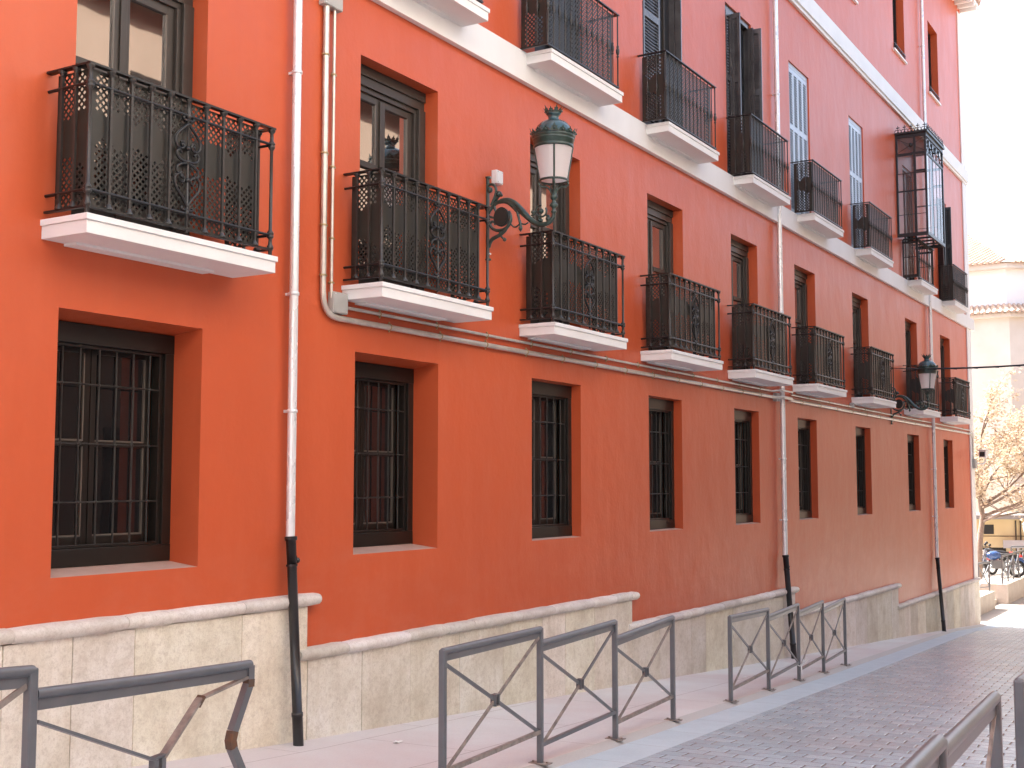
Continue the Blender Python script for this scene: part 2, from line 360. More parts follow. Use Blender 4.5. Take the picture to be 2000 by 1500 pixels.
for x0,x1 in zip(xs,xs[1:]):
    for z0,z1 in zip(zs,zs[1:]):
        cx_,cz_ = (x0+x1)/2,(z0+z1)/2
        if any(h[0]<cx_<h[1] and h[2]<cz_<h[3] for h in holes): continue
        b.quad(R_(x0,0,z0),R_(x1,0,z0),R_(x1,0,z1),R_(x0,0,z1))
for x0,x1,z0,z1,d,s_ in holes:
    b.quad(R_(x1,0,z0),R_(x1,d,z0+s_),R_(x1,d,z1-s_),R_(x1,0,z1))
    b.quad(R_(x0,0,z0),R_(x0,0,z1),R_(x0,d,z1-s_),R_(x0,d,z0+s_))
    b.quad(R_(x0,0,z1),R_(x1,0,z1),R_(x1,d,z1-s_),R_(x0,d,z1-s_))
    b.quad(R_(x0,0,z0),R_(x0,d,z0+s_),R_(x1,d,z0+s_),R_(x1,0,z0), 1 if s_ else 0)
b.quad(R_(XR,0,-6),R_(XR,13,-6),R_(XR,13,ZT),R_(XR,0,ZT)); b.quad(R_(XL,0,-6),R_(XL,0,ZT),R_(XL,13,ZT),R_(XL,13,-6))
b.quad(R_(XL,13,-6),R_(XL,13,ZT),R_(XR,13,ZT),R_(XR,13,-6)); b.quad(R_(XL,0,ZT),R_(XR,0,ZT),R_(XR,13,ZT),R_(XL,13,ZT))
M['sill'] = mat('pale_pink_sill', (.50,.32,.26), .6, var=(.55,.38,.32), scale=6, bump=.001)
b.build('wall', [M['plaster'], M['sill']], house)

# white bands, pilaster at the corner
b = MB(); b.box(XL-ROOT.x,XR+.42-ROOT.x,-.07,-.001,4.60-ROOT.z,4.95-ROOT.z); b.box(XR+.001-ROOT.x,XR+.42-ROOT.x,.001,6,4.60-ROOT.z,4.95-ROOT.z)
b.build('string_course', M['white'], house, bevel=.004)
b = MB(); b.box(XL-ROOT.x,XR+.1-ROOT.x,-.09,-.001,9.05-ROOT.z,9.42-ROOT.z); b.box(XL-ROOT.x,XR+.1-ROOT.x,-.055,-.001,8.98-ROOT.z,9.048-ROOT.z)
b.build('string_course', M['white'], house, bevel=.004)
b = MB()
for z0, z1 in ((-2.70,4.598),(4.952,8.978),(9.422,14.2)): b.box(37.68-ROOT.x,XR+.03-ROOT.x,-.03,-.001,z0-ROOT.z,z1-ROOT.z); b.box(XR+.001-ROOT.x,XR+.03-ROOT.x,.001,.45,z0-ROOT.z,z1-ROOT.z)
b.build('corner_pilaster', M['white'], house, bevel=.004)

# eaves and tiled roof
M['tile'] = mat('clay_tile', (.42,.27,.19), .8, var=(.55,.42,.33), scale=3, bump=.003)
b = MB(); b.box(XL-.3-ROOT.x,XR+.45-ROOT.x,-.5,13.5,ZT+.002-ROOT.z,ZT+.12-ROOT.z)
for i in range(120):
    x = XL-.2+i*.39
    if x < XR+.4: b.box(x-ROOT.x,x+.09-ROOT.x,-.48,-.002,ZT-.12-ROOT.z,ZT-ROOT.z)
b.build('eaves', M['white'], house)
b = MB()
for i in range(int((XR+.45-XL+.3)/.22)):
    x = XL-.3+.11+i*.22-ROOT.x
    b.tube([(x,-.55,ZT+.17-ROOT.z),(x,6.5,ZT+2.4-ROOT.z)], .10, 8)
b.quad(R_(XL-.3,-.5,ZT+.15),R_(XR+.45,-.5,ZT+.15),R_(XR+.45,6.5,ZT+2.35),R_(XL-.3,6.5,ZT+2.35)); b.quad(R_(XL-.3,13.5,ZT+.15),R_(XL-.3,6.5,ZT+2.35),R_(XR+.45,6.5,ZT+2.35),R_(XR+.45,13.5,ZT+.15))
b.build('roof', M['tile'], house)

# stone base in stepped runs, rounded coping pieces on top
def tones(o, tv):
    at = o.data.color_attributes.new('tone', 'FLOAT_COLOR', 'CORNER'); k = 0
    for p in o.data.polygons:
        c = tv[p.index]
        for _ in p.loop_indices: at.data[k].color = (*c,1); k += 1
RUNS = [(-8.0,8.20,-.93),(8.20,14.62,-1.385),(14.62,21.25,-1.785),(21.25,28.58,-2.225),(28.58,38.27,-2.70)]
b = MB(); tv = []
for k,(x0,x1,zt) in enumerate(RUNS):
    x = x0
    while x < x1-.01:
        wd = rnd.choice([.55,.75,.85,1.1,1.2,.2]); xe = min(x+wd, x1)
        if x1-xe < .25: xe = x1
        yy = -.055-rnd.uniform(0,.008); n0 = len(b.f); zb = min(g(x),g(xe))-.05
        e = .006
        b.box(x+e-ROOT.x,xe-e-ROOT.x,yy,-.001,zb-ROOT.z,zt-.105-ROOT.z)
        t = rnd.choice([.86,.92,1.0,1.05,1.12]); tt = (t,t*rnd.uniform(.96,1.0),t*rnd.uniform(.88,.99)); tv += [tt]*(len(b.f)-n0); x = xe
    b.box(x0-ROOT.x,x1-ROOT.x,-.050,-.0012,min(g(x0),g(x1))-.05-ROOT.z,zt-.11-ROOT.z); tv += [(1.05,1.0,.93)]*6
    cp = MB(); tc = []
    x = x0-(.12 if k else 0); xend = x1+.13 if k < 4 else x1+.03
    while x < xend-.01:
        xe = min(x+rnd.uniform(.45,1.0), xend)
        if xend-xe < .2: xe = xend
        n0 = len(cp.f); dz = rnd.uniform(-.004,.004); dy = rnd.uniform(-.006,.006)
        prof = [(0.0,-.105),(-.06,-.105),(-.085,-.098),(-.108,-.078),(-.118,-.052),(-.112,-.026),(-.092,-.008),(-.06,0),(0.0,.003)]
        nn = len(prof); seg = 5; vs = []; fs = []
        for i in range(seg+1):
            xx = x+.002+(xe-x-.004)*i/seg; sh = .90 if i in (0,seg) else 1+rnd.uniform(-.06,.05)
            for (py,pz) in prof: vs.append(R_(xx, (py+dy)*sh if py else -.001, zt+dz+(pz+.05)*sh-.05))
        for i in range(seg):
            for j in range(nn-1): fs.append((i*nn+j,i*nn+j+1,(i+1)*nn+j+1,(i+1)*nn+j))
        cp.add(vs, fs, True); cp.add(vs[:nn],[tuple(range(nn))]); cp.add(vs[-nn:],[tuple(range(nn))[::-1]])
        t = rnd.uniform(.84,1.08); tc += [(t,t*rnd.uniform(.97,1.0),t*rnd.uniform(.93,1.0))]*(len(cp.f)-n0); x = xe
    o = cp.build('coping', M['coping'], house); tones(o, tc)
o = b.build('stone_base', M['stone'], house); tones(o, tv)

# ------------------------------------------------------------------ ground-floor grilled windows
def put(proto, parent, loc):
    if not proto.get('_used'):
        proto['_used'] = 1; proto.location = loc; return proto
    c = copy_tree(proto, parent, loc)
    return c
def grille_window(W, x0, nb):
    dp = nb == 7; z0, z1 = (-.59, 1.18) if dp else (-.62, 1.208); f = MB(); y = .30 if dp else .125
    f.box(0,W,y,y+.12,z1-.15,z1); f.box(0,W,y,y+.12,z0,z0+.13)                       # head and foot boards of the box frame
    f.box(0,.07,y+.003,y+.12,z0+.13,z1-.15); f.box(W-.09,W,y+.003,y+.12,z0+.13,z1-.15)
    f.box(W-.125,W-.09,y+.03,y+.12,z0+.13,z1-.15); f.box(.07,W-.125,y+.03,y+.06,z0+.13,z0+.155); f.box(.07,W-.125,y+.03,y+.06,z1-.175,z1-.15)
    xa, xb = .07, W-.125; mid = (xa+xb)/2; ya = y+.13
    for (u,v) in ((xa,mid-.004),(mid+.004,xb)):                                          # two casements with a glazing bar
        f.box(u,u+.05,ya,ya+.05,z0+.13,z1-.15); f.box(v-.05,v,ya,ya+.05,z0+.13,z1-.15)
        f.box(u+.05,v-.05,ya,ya+.05,z0+.13,z0+.21); f.box(u+.05,v-.05,ya,ya+.05,z1-.20,z1-.15)
        f.box(u+.05,v-.05,ya+.005,ya+.045,.285,.325)
    o = f.build('window', M['frame'], house, rel(x0,0,0), bevel=.004)
    g_ = MB()
    for (u,v) in ((xa,mid-.004),(mid+.004,xb)): g_.box(u+.04,v-.04,ya+.022,ya+.028,z0+.15,z1-.17)
    g_.build('pane', M['glass'], o)
    for (u,v) in ((xa,mid-.004),(mid+.004,xb)):
        bd = MB()
        for (p,q) in ((z0+.21,.285),(.325,z1-.20)):
            bd.box(v-.062,v-.05,ya+.002,ya+.02,p,q); bd.box(u+.05,v-.062,ya+.002,ya+.02,p,p+.012)
        bd.build('glazing_bead', M['bead'], o)
    gr = MB(); yg = y+.045
    for i in range(nb):
        x = .07+(W-.195)*(i+.5)/nb+rnd.uniform(-.004,.004)
        pts = [(x+rnd.uniform(-.002,.002),yg+rnd.uniform(-.002,.002),z0+.13+(z1-z0-.28)*k/8) for k in range(9)]
        gr.tube(pts, .0085, 8)
    for zz in (-.125,.30,.74):
        pts = [(.07+(W-.195)*k/10, yg-.006, zz+rnd.uniform(-.003,.003)) for k in range(11)]; gr.tube(pts, .0075, 6)
        for i in range(nb): gr.ball((.07+(W-.195)*(i+.5)/nb, yg-.003, zz), .0145, 8)
    gr.build('grille', M['grille'], o)
    return o
cache = {}
for i,(a,b_) in enumerate(GW):
    W = b_-a; key = i < 2
    if key in cache:
        c = copy_tree(cache[key], house, rel(a,0,0)); c.scale.x = W/cache[key]['w']
    else:
        c = grille_window(W, a, 7 if i < 2 else 6); c['w'] = W; cache[key] = c

# ------------------------------------------------------------------ first-floor balcony doors
def french_door(W, x0):
    z0, z1 = 1.80, 4.03; y = .15; f = MB()
    f.box(0,W,y,y+.10,z1-.10,z1); f.box(.0,W,y+.02,y+.10,z1-.19,z1-.10); f.box(.04,W-.04,y+.045,y+.10,z1-.24,z1-.19)
    f.box(0,.05,y+.003,y+.10,z0,z1-.19); f.box(W-.11,W,y+.003,y+.10,z0,z1-.19); f.box(.05,.08,y+.04,y+.10,z0,z1-.24); f.box(W-.15,W-.11,y+.035,y+.10,z0,z1-.24)
    xa, xb = .08, W-.15; mid = (xa+xb)/2; ya = y+.07; zt = z1-.24
    f.box(mid-.03,mid+.03,ya-.018,ya,z0+.02,zt-.02)
    for (u,v) in ((xa,mid-.003),(mid+.003,xb)):
        f.box(u,u+.07,ya,ya+.05,z0,zt); f.box(v-.07,v,ya,ya+.05,z0,zt); f.box(u+.07,v-.07,ya,ya+.05,z0,z0+.30); f.box(u+.07,v-.07,ya,ya+.05,zt-.07,zt)
        f.box(u+.07,v-.07,ya-.01,ya+.04,3.06,3.12)
    o = f.build('balcony_door', M['frame_grey'], house, rel(x0,0,0), bevel=.004)
    g_ = MB()
    for (u,v) in ((xa,mid-.003),(mid+.003,xb)): g_.box(u+.06,v-.06,ya+.022,ya+.028,z0+.28,zt-.05)
    g_.build('pane', M['door_glass'], o)
    for (u,v) in ((xa,mid-.003),(mid+.003,xb)):
        bd = MB(); bd.box(v-.082,v-.07,ya+.002,ya+.02,z0+.30,zt-.07); bd.build('glazing_bead', M['bead'], o)
    return o
door0 = None
for a,b_ in FW:
    if door0 is None: door0 = french_door(b_-a, a); door0['w'] = b_-a
    else:
        c = copy_tree(door0, house, rel(a,0,0)); c.scale.x = (b_-a)/door0['w']

# ------------------------------------------------------------------ balconies
def diamonds(mb, u0, u1, z0, z1, to3, zoneA, zoneB, pitch=.052, th=.003):
    """sheet pierced by diamonds: upper zone and lower zone, solid between"""
    h = pitch/2; n = int((u1-u0)/pitch); off = ((u1-u0)-n*pitch)/2
    nz = int((z1-z0)/pitch); pz = (z1-z0)/nz; hz = pz/2
    hs = .60
    def tri(u): return abs(((u/.30) % 1.0)-.5)*2
    def isolated(cx_, cz_):
        return (z1-cz_ < zoneA-.07*tri(cx_)) or (cz_-z0 < zoneB+.07*(1-tri(cx_)))
    for sh in (0, 1):
        for i in range(n+(1-sh)*0+sh*1-0):
            for j in range(nz+1-sh if sh == 0 else nz):
                pass
    def cell(cu, cz_, hole):
        P4 = [(cu-h,cz_),(cu,cz_-hz),(cu+h,cz_),(cu,cz_+hz)]
        P4 = [(min(max(a_,u0),u1),min(max(b_,z0),z1)) for a_,b_ in P4]
        if not hole: mb.quad(*[to3(*p) for p in P4]); return
        I4 = [(cu-h*hs,cz_),(cu,cz_-hz*hs),(cu+h*hs,cz_),(cu,cz_+hz*hs)]
        for k in range(4): mb.quad(to3(*P4[k]),to3(*P4[(k+1)%4]),to3(*I4[(k+1)%4]),to3(*I4[k]))
    for i in range(n+1):
        for j in range(nz+1):
            cu, cz_ = u0+off+i*pitch, z0+j*pz
            if i in (0,n) or j in (0,nz): cell(cu,cz_,False)
            else: cell(cu,cz_,isolated(cu,cz_))
    for i in range(n):
        for j in range(nz):
            cu, cz_ = u0+off+(i+.5)*pitch, z0+(j+.5)*pz; cell(cu,cz_,isolated(cu,cz_) and 0<i<n-1)
    if off > .002:
        mb.quad(to3(u0,z0),to3(u0+off,z0),to3(u0+off,z1),to3(u0,z1)); mb.quad(to3(u1-off,z0),to3(u1,z0),to3(u1,z1),to3(u1-off,z1))

def slab(W, D, x, z):
    b = MB(); h = W/2
    b.box(-h,h,-D,-.001,-.042,0); b.box(-h+.014,h-.014,-D+.014,-.001,-.132,-.042)
    b.box(-h+.2,h-.35,-.13,-.001,-.150,-.132)
    return b.build('balcony', M['white'], house, rel(x,0,z), bevel=.003)

def hearts(mb, ox, y, r=.012):
    halves = [[(0,.84),(.05,.80),(.105,.745),(.122,.695),(.105,.655),(.065,.645),(.035,.668),(.048,.700),(.072,.690)],
              [(0,.556),(.05,.556),(.095,.575),(.108,.61),(.085,.632),(.062,.612)],
              [(0,.545),(.05,.535),(.098,.508),(.104,.468),(.078,.455),(.062,.475)],
              [(0,.225),(.05,.29),(.105,.345),(.124,.40),(.106,.442),(.066,.452),(.032,.425),(.045,.395),(.068,.408)],
              [(0,.868),(.03,.864),(.05,.88),(.040,.892)], [(0,.205),(.03,.195),(.055,.205),(.045,.22)]]
    for hv in halves:
        for s_ in (-1,1):
            p = smooth([(ox+s_*x,y,z) for x,z in hv], 4)
            mb.tube(p, [r*(1-.25*i/len(p)) for i in range(len(p))], 6)
    for z in (.655,.555,.42): mb.ball((ox,y,z), .020, 8)
    for z in (.675,.44):
        for s_ in (-1,1): mb.ball((ox+s_*.058,y,z), .015, 8)

def railing_first(par):
    hw, D, H = .895, .42, 1.03
    b = MB(); rr = MB()
    bal = [(-hw+.179*i) for i in range(1,10)]
    for k,x in enumerate(bal):
        if k == 4:
            b.lathe([(.012,.03),(.012,.165),(.022,.17),(.016,.19),(.010,.2),(.008,.87),(.018,.885),(.022,.90),(.014,.915),(.014,1.0),(.026,1.015),(.026,1.022)], (x,-D,0), 10)
            continue
        b.bar((x,-D,.06),(x,-D,1.0), .020,.020, up_=(0,1,0))
        b.lathe([(.016,.985),(.020,1.0),(.030,1.008),(.030,1.020)], (x,-D,0), 10); b.lathe([(.030,.062),(.028,.075),(.018,.085),(.014,.10)], (x,-D,0), 10)
    for sx in (-1,1):
        for k in (1,2):
            y = -D+k*.14
            b.bar((sx*hw,y,.06),(sx*hw,y,1.0), .020,.020, up_=(0,1,0))
            b.lathe([(.016,.985),(.020,1.0),(.030,1.008),(.030,1.020)], (sx*hw,y,0), 10); b.lathe([(.030,.062),(.028,.075),(.018,.085),(.014,.10)], (sx*hw,y,0), 10)
        b.lathe([(.016,0),(.016,.05),(.026,.06),(.026,.08),(.016,.10),(.015,.14),(.026,.15),(.030,.165),(.018,.17),(.030,.178),(.026,.195),(.014,.21),(.013,.85),(.026,.87),(.030,.885),(.018,.892),(.030,.90),(.026,.915),(.015,.93),(.015,.99),(.028,1.005),(.028,1.022)], (sx*hw,-D,0), 12)
    b.build('baluster_set', M['baluster'], par)
    for z,r in ((.90,.012),(.17,.012)):
        rr.tube([(-hw,.0,z),(-hw,-D,z)], r, 8); rr.tube([(hw,0,z),(hw,-D,z)], r, 8); rr.tube([(-hw,-D,z),(hw,-D,z)], r, 8)
    for z,hh,ww in ((H,.014,.050),(.055,.014,.030)):
        rr.bar((-hw,0,z),(-hw,-D+ww/2-.001,z),ww,hh); rr.bar((hw,0,z),(hw,-D+ww/2-.001,z),ww,hh); rr.bar((-hw-ww/2,-D,z),(hw+ww/2,-D,z),ww,hh+.001)
    rr.build('handrail', M['iron'], par)
    s_ = MB(); t = .032
    diamonds(s_, -hw+t, hw-t-.10, .07, 1.01, lambda u,z: (u,-D+t,z), .30, .42)
    diamonds(s_, -D+t, -.06, .07, 1.01, lambda u,z: (-hw+t,u,z), .34, .30)
    diamonds(s_, -D+t, -.06, .07, 1.01, lambda u,z: (hw-t-.10,u,z), .34, .30)
    o = s_.build('privacy_screen', M['screen'], par)
    so_ = o.modifiers.new('thickness', 'SOLIDIFY'); so_.thickness = .003
    h_ = MB(); hearts(h_, 0, -D); h_.build('scroll_ornament', M['iron'], par)

BC = [6.36,9.60,12.76,15.98,19.22,22.42,26.24,30.72,34.68]
bal0 = slab(1.87, .47, BC[0], 1.80); railing_first(bal0)
for x in BC[1:]:
    copy_tree(bal0, house, rel(x,0,1.80))

def railing_second(par, ox=-.13, screen=True, near=True):
    hw, D, H = .90, .41, .95
    b = MB(); rr = MB()
    knop = [(.0075,.03),(.0075,.40),(.013,.41),(.013,.42),(.008,.43),(.012,.44),(.018,.47),(.018,.50),(.010,.525),(.013,.535),(.013,.545),(.0075,.56),(.0075,H-.005)]
    xs_ = [ox-hw+2*hw*i/13 for i in range(14)]
    for i,x in enumerate(xs_): b.lathe([(r*(1.35 if i in (0,13) else 1),z) for r,z in knop], (x,-D,0), 8)
    for x in (ox-hw,ox+hw):
        for k in (1,2): b.lathe(knop, (x,-D+k*.137,0), 8)
    b.build('baluster_set', M['baluster'], par)
    for z,hh,ww in ((H,.014,.040),(.018,.014,.028)):
        rr.bar((ox-hw,0,z),(ox-hw,-D+ww/2-.001,z),ww,hh); rr.bar((ox+hw,0,z),(ox+hw,-D+ww/2-.001,z),ww,hh); rr.bar((ox-hw-ww/2,-D,z),(ox+hw+ww/2,-D,z),ww,hh+.001)
    rr.build('handrail', M['iron'], par)
    if screen:
        s_ = MB(); t = .028
        diamonds(s_, ox-hw+t, ox+hw-t-.08, .03, H-.02, lambda u,z: (u,-D+t,z), .56, .52, pitch=.056)
        diamonds(s_, -D+t, -.05, .03, H-.02, lambda u,z: (ox-hw+t,u,z), .33, .34, pitch=.052)
        o = s_.build('privacy_screen', M['screen'], par); q = o.modifiers.new('thickness', 'SOLIDIFY'); q.thickness = .003
SC = [9.62,12.81,16.09,19.43,22.66,26.56,None,35.06]
sb0 = slab(1.87, .41, SC[1], 4.94); railing_second(sb0)
for i,x in enumerate(SC):
    if x is None or i == 1: continue
    copy_tree(sb0, house, rel(x,0,4.94))

# ------------------------------------------------------------------ louvred shutters of the second floor
def louvre(mb, a, b_, z0, z1, zm, th=.035):
    """panel in the vertical plane from a to b_ (xy), with slats; face thickness th"""
    a = Vector((a[0],a[1],0)); b_ = Vector((b_[0],b_[1],0)); t = (b_-a); W = t.length; t.normalize(); n = Vector((t.y,-t.x,0))
    def bx(u0,u1,p0,p1,n0=-th/2,n1=th/2):
        vs = [a+t*u+n*k+Vector((0,0,z)) for z in (p0,p1) for (u,k) in ((u0,n0),(u1,n0),(u1,n1),(u0,n1))]
        mb.add(vs, [(0,1,2,3),(7,6,5,4),(0,4,5,1),(1,5,6,2),(2,6,7,3),(3,7,4,0)])
    bx(0,.045,z0,z1); bx(W-.045,W,z0,z1)
    for (p,q) in ((z0,z0+.09),(zm-.05,zm+.05),(z1-.08,z1)): bx(.045,W-.045,p,q)
    for (p,q) in ((z0+.09,zm-.05),(zm+.05,z1-.08)):
        k = int((q-p)/.048); dz = (q-p)/k
        for i in range(k):
            zc = p+(i+.5)*dz
            vs = [a+t*u+n*s1*.015+Vector((0,0,zc-s1*.026+s2*.004)) for u in (.045,W-.045) for (s1,s2) in ((-1,-1),(1,-1),(1,1),(-1,1))]
            mb.add(vs, [(0,1,2,3),(7,6,5,4),(0,4,5,1),(1,5,6,2),(2,6,7,3),(3,7,4,0)])
    mb.add([a+t*.04+n*.001*0+Vector((0,0,z0+.05)), a+t*(W-.04)+Vector((0,0,z0+.05)), a+t*(W-.04)+Vector((0,0,z1-.05)), a+t*.04+Vector((0,0,z1-.05))], [(0,1,2,3)]) if False else None
M['shutter_skylit'] = mat('skylit_blue_shutter', (.40,.46,.53), .25, spec=.6, var=(.44,.50,.57), scale=4)  # grey-blue paint, lightened so the colour carries the sky's reflection
def second_door(a, b_, mode):
    z0, z1 = 4.96, 7.83; W = b_-a; y = .03
    f = MB(); f.box(0,W,y,y+.09,z1-.09,z1); f.box(0,.05,y,y+.09,z0,z1-.09); f.box(W-.05,W,y,y+.09,z0,z1-.09)
    o = f.build('balcony_door', M['shutter_skylit'] if mode == 'closed' else M['shutter'] if mode != 'open' else M['frame'], house, rel(a,0,0), bevel=.003)
    bk = MB(); bk.box(0,W,.12,.13,z0,z1)
    bk.build('dark_interior' if mode != 'x' else 'pane', M['black'], o)
    zt = z1-.10; zm = 6.62
    sm = M['shutter_skylit'] if mode == 'closed' else M['shutter'] if mode in ('fold','half') else M['shutter_dark']
    def panel(pa, pb, m_=sm):
        s_ = MB(); louvre(s_, pa, pb, z0+.02, zt, zm); s_.build('shutter', m_, o)
    if mode == 'closed':
        q = (W-.1)/4
        for i in range(4): panel((.05+i*q+.002,.045),(.05+(i+1)*q-.002,.045))
    elif mode == 'half':
        panel((.06,.03),(.62,.03)); panel((W-.03,.02),(W-.02,-.07))
        d = MB(); d.box(.70,.74,.09,.13,z0,zt); d.box(W-.30,W-.26,.09,.13,z0,zt); d.build('inner_door_leaf', M['frame_grey'], o)
    elif mode == 'fold':
        panel((.06,.03),(.30,.03)); panel((.34,.02),(.33,-.13)); panel((W-.05,.02),(W-.02,-.19)); panel((W-.10,.02),(W-.11,-.08))
        h_ = MB(); h_.bar((.36,-.05,6.55),(.75,-.02,6.5),.012,.012); h_.build('shutter_bar', M['iron'], o)
    elif mode == 'wings':
        panel((.02,.02),(-.02,-.16)); panel((.42,.02),(.40,-.12)); panel((W-.04,.02),(W-.02,-.14))
    elif mode == 'open':
        d = MB(); d.box(.05,.12,.07,.11,z0,zt); d.box(W-.12,W-.05,.07,.11,z0,zt); d.box(W/2-.05,W/2+.05,.07,.11,z0,zt); d.build('inner_door_leaf', M['frame_grey'], o)
    return o
for (a,b_),mode in zip(SW, ['closed','open','half','fold','closed','closed','open','wings']): second_door(a,b_,mode)
# third-floor windows with small sills
t0 = None
for a,b_ in TW:
    if t0 is None:
        f = MB(); W = b_-a; y = .18
        f.box(0,W,y,y+.06,TZ[1]-.08,TZ[1]); f.box(0,.07,y,y+.06,TZ[0],TZ[1]-.08); f.box(W-.07,W,y,y+.06,TZ[0],TZ[1]-.08); f.box(W/2-.05,W/2+.05,y,y+.06,TZ[0],TZ[1]-.08); f.box(.07,W-.07,y,y+.06,TZ[0],TZ[0]+.1)
        t0 = f.build('window', M['frame'], house, rel(a,0,0)); t0['w'] = W
        p = MB(); p.box(.07,W-.07,y+.03,y+.036,TZ[0]+.1,TZ[1]-.08); p.build('pane', M['glass'], t0)
        s_ = MB(); s_.box(-.06,W+.06,-.05,-.001,TZ[0]-.05,TZ[0]-.002); s_.build('sill', M['white'], t0)
        r_ = MB()
        for k in range(6):
            cx_ = W*(k+.5)/6; r_.tube(smooth([(cx_-.08,-.02,TZ[0]+.03),(cx_-.02,-.02,TZ[0]+.12),(cx_+.06,-.02,TZ[0]+.10),(cx_+.03,-.02,TZ[0]+.04)],3), .008, 5)
        r_.bar((0,-.02,TZ[0]+.15),(W,-.02,TZ[0]+.15),.015,.015); r_.build('flower_guard', M['iron'], t0)
    else:
        c = copy_tree(t0, house, rel(a,0,0)); c.scale.x = (b_-a)/t0['w']

# ------------------------------------------------------------------ glazed bay (mirador)
bx0, bx1, bd_, bz0, bz1 = 29.62, 31.5, .72, 5.90, 8.38
bay = MB()
def bframe(x0,x1,y0,y1,z0,z1): bay.box(x0-30,x1-30,y0,y1,z0,z1)
e = .045
for x in (bx0,bx1-e):
    bframe(x,x+e,-bd_,-bd_+e,bz0,bz1); bframe(x,x+e,-.05,-.002,bz0,bz1)
    bframe(x+.003,x+e-.003,-.47,-.42,bz0+.08,bz1-.09)
    bframe(x,x+e,-bd_+e,-.05,bz1-.09,bz1); bframe(x,x+e,-bd_+e,-.05,bz0,bz0+.08)
    for z,hh in ((7.86,.06),(6.98,.03)): bframe(x+.004,x+e-.004,-bd_+e,-.05,z,z+hh)
    for z in (7.42,6.42): bframe(x+.01,x+.025,-bd_+e,-.05,z,z+.012)
    bframe(x+.006,x+e-.006,-bd_+e,-.47,7.45,7.49)
bframe(bx0+e,bx1-e,-bd_,-bd_+e,bz1-.09,bz1); bframe(bx0+e,bx1-e,-bd_,-bd_+e,bz0,bz0+.08)
n_ = 5
for i in range(1,n_): x = bx0+(bx1-bx0)*i/n_; bframe(x-.010,x+.010,-bd_+.014,-bd_+.026,bz0+.08,bz1-.09)
for z in (7.86,): bframe(bx0+e,bx1-e,-bd_+.006,-bd_+e-.006,z,z+.05)
bframe(bx0-.04,bx1+.04,-bd_-.04,-.002,bz1+.002,bz1+.05)          # roof plate
for i in range(5):                                                 # floor joists under the bay
    x = bx0+.1+(bx1-bx0-.2)*i/4; bframe(x-.02,x+.02,-bd_+e+.002,-.01,bz0+.01,bz0+.05)
bo = bay.build('glazed_bay', mat('bay_iron', (.012,.012,.013), .35, spec=.5), house, rel(30,0,0))
gl = MB(); gl.quad((bx0-30+.02,-bd_+.02,bz0),(bx0-30+.02,-.02,bz0),(bx0-30+.02,-.02,bz1),(bx0-30+.02,-bd_+.02,bz1)); gl.quad((bx1-30-.02,-bd_+.02,bz0),(bx1-30-.02,-.02,bz0),(bx1-30-.02,-.02,bz1),(bx1-30-.02,-bd_+.02,bz1)); gl.quad((bx0-30+.02,-bd_+.02,bz0),(bx1-30-.02,-bd_+.02,bz0),(bx1-30-.02,-bd_+.02,bz1),(bx0-30+.02,-bd_+.02,bz1))
gl.build('pane', M['clear'], bo)
cr = MB()                                                           # cresting: fleurons along the roof edge, scrolls under it
def fleuron(x,y,dx,dy):
    z = bz1+.05
    for s_ in (-1,1): cr.tube(smooth([(x+s_*dx*.09,y+s_*dy*.09,z),(x+s_*dx*.05,y+s_*dy*.05,z+.07),(x,y,z+.05),(x+s_*dx*.02,y+s_*dy*.02,z+.01)],3), .008, 5)
    cr.bar((x,y,z),(x,y,z+.17),.014,.014,up_=(0,1,0)); cr.bar((x-dx*.04,y-dy*.04,z+.12),(x+dx*.04,y+dy*.04,z+.12),.014,.02)
for i in range(5): fleuron(bx0-30-.02,-.08-.155*i,0,1)
for i in range(12): fleuron(bx0-30+.07+.158*i,-bd_-.02,1,0)
for i in range(n_):
    x = bx0-30+(bx1-bx0)*(i+.5)/n_; z = 8.07
    for s_ in (-1,1):
        cr.tube(smooth([(x+s_*.16,-bd_-.006,8.27),(x+s_*.05,-bd_-.006,z+.05),(x,-bd_-.006,z),(x+s_*.05,-bd_-.006,z-.05),(x+s_*.16,-bd_-.006,7.92)],3), .008, 5)
    cr.ball((x,-bd_-.006,z), .03, 8)
for (p,q) in (((-.68,8.27),(-.05,7.94)),((-.68,7.94),(-.05,8.27))): cr.bar((bx0-30+.01,p[0],p[1]),(bx0-30+.01,q[0],q[1]),.008,.008)
cr.ball((bx0-30+.005,-.36,8.1), .045, 8, sz=1.2)
cr.build('iron_cresting', M['iron'], bo)
fx0, fx1 = 29.98, 31.62                                             # narrower lower part, glazed, standing on its slab
lw = MB()
for (x,y) in ((fx0,-.38),(fx1-.04,-.38),(fx0,-.06),(fx1-.04,-.06)): lw.box(x-30,x+.04-30,y,y+.04,4.97,bz0-.002)
for z,hh in ((4.97,.07),(bz0-.10,.05),(5.46,.012)):
    for x in (fx0,fx1-.04): lw.box(x+.004-30,x+.036-30,-.34,-.06,z,z+hh)
for z,hh in ((4.97,.03),(bz0-.05,.03)): lw.box(fx0+.04-30,fx1-.04-30,-.376,-.344,z,z+hh)
lw.build('lower_frame', M['iron'], bo)
lg = MB(); lg.quad((fx0+.02-30,-.36,4.97),(fx0+.02-30,-.04,4.97),(fx0+.02-30,-.04,5.88),(fx0+.02-30,-.36,5.88)); lg.build('pane', M['clear'], bo)
s6 = slab(1.80, .41, 31.12, 4.94)
b6 = MB()
for i in range(10): b6.lathe([(.010,.03),(.010,.40),(.018,.42),(.012,.44),(.022,.48),(.012,.53),(.016,.55),(.010,.56),(.010,.93)], (fx0-31.12+.02+(fx1-fx0-.04)*i/9,-.385,0), 8)
b6.build('baluster_set', M['baluster'], s6)
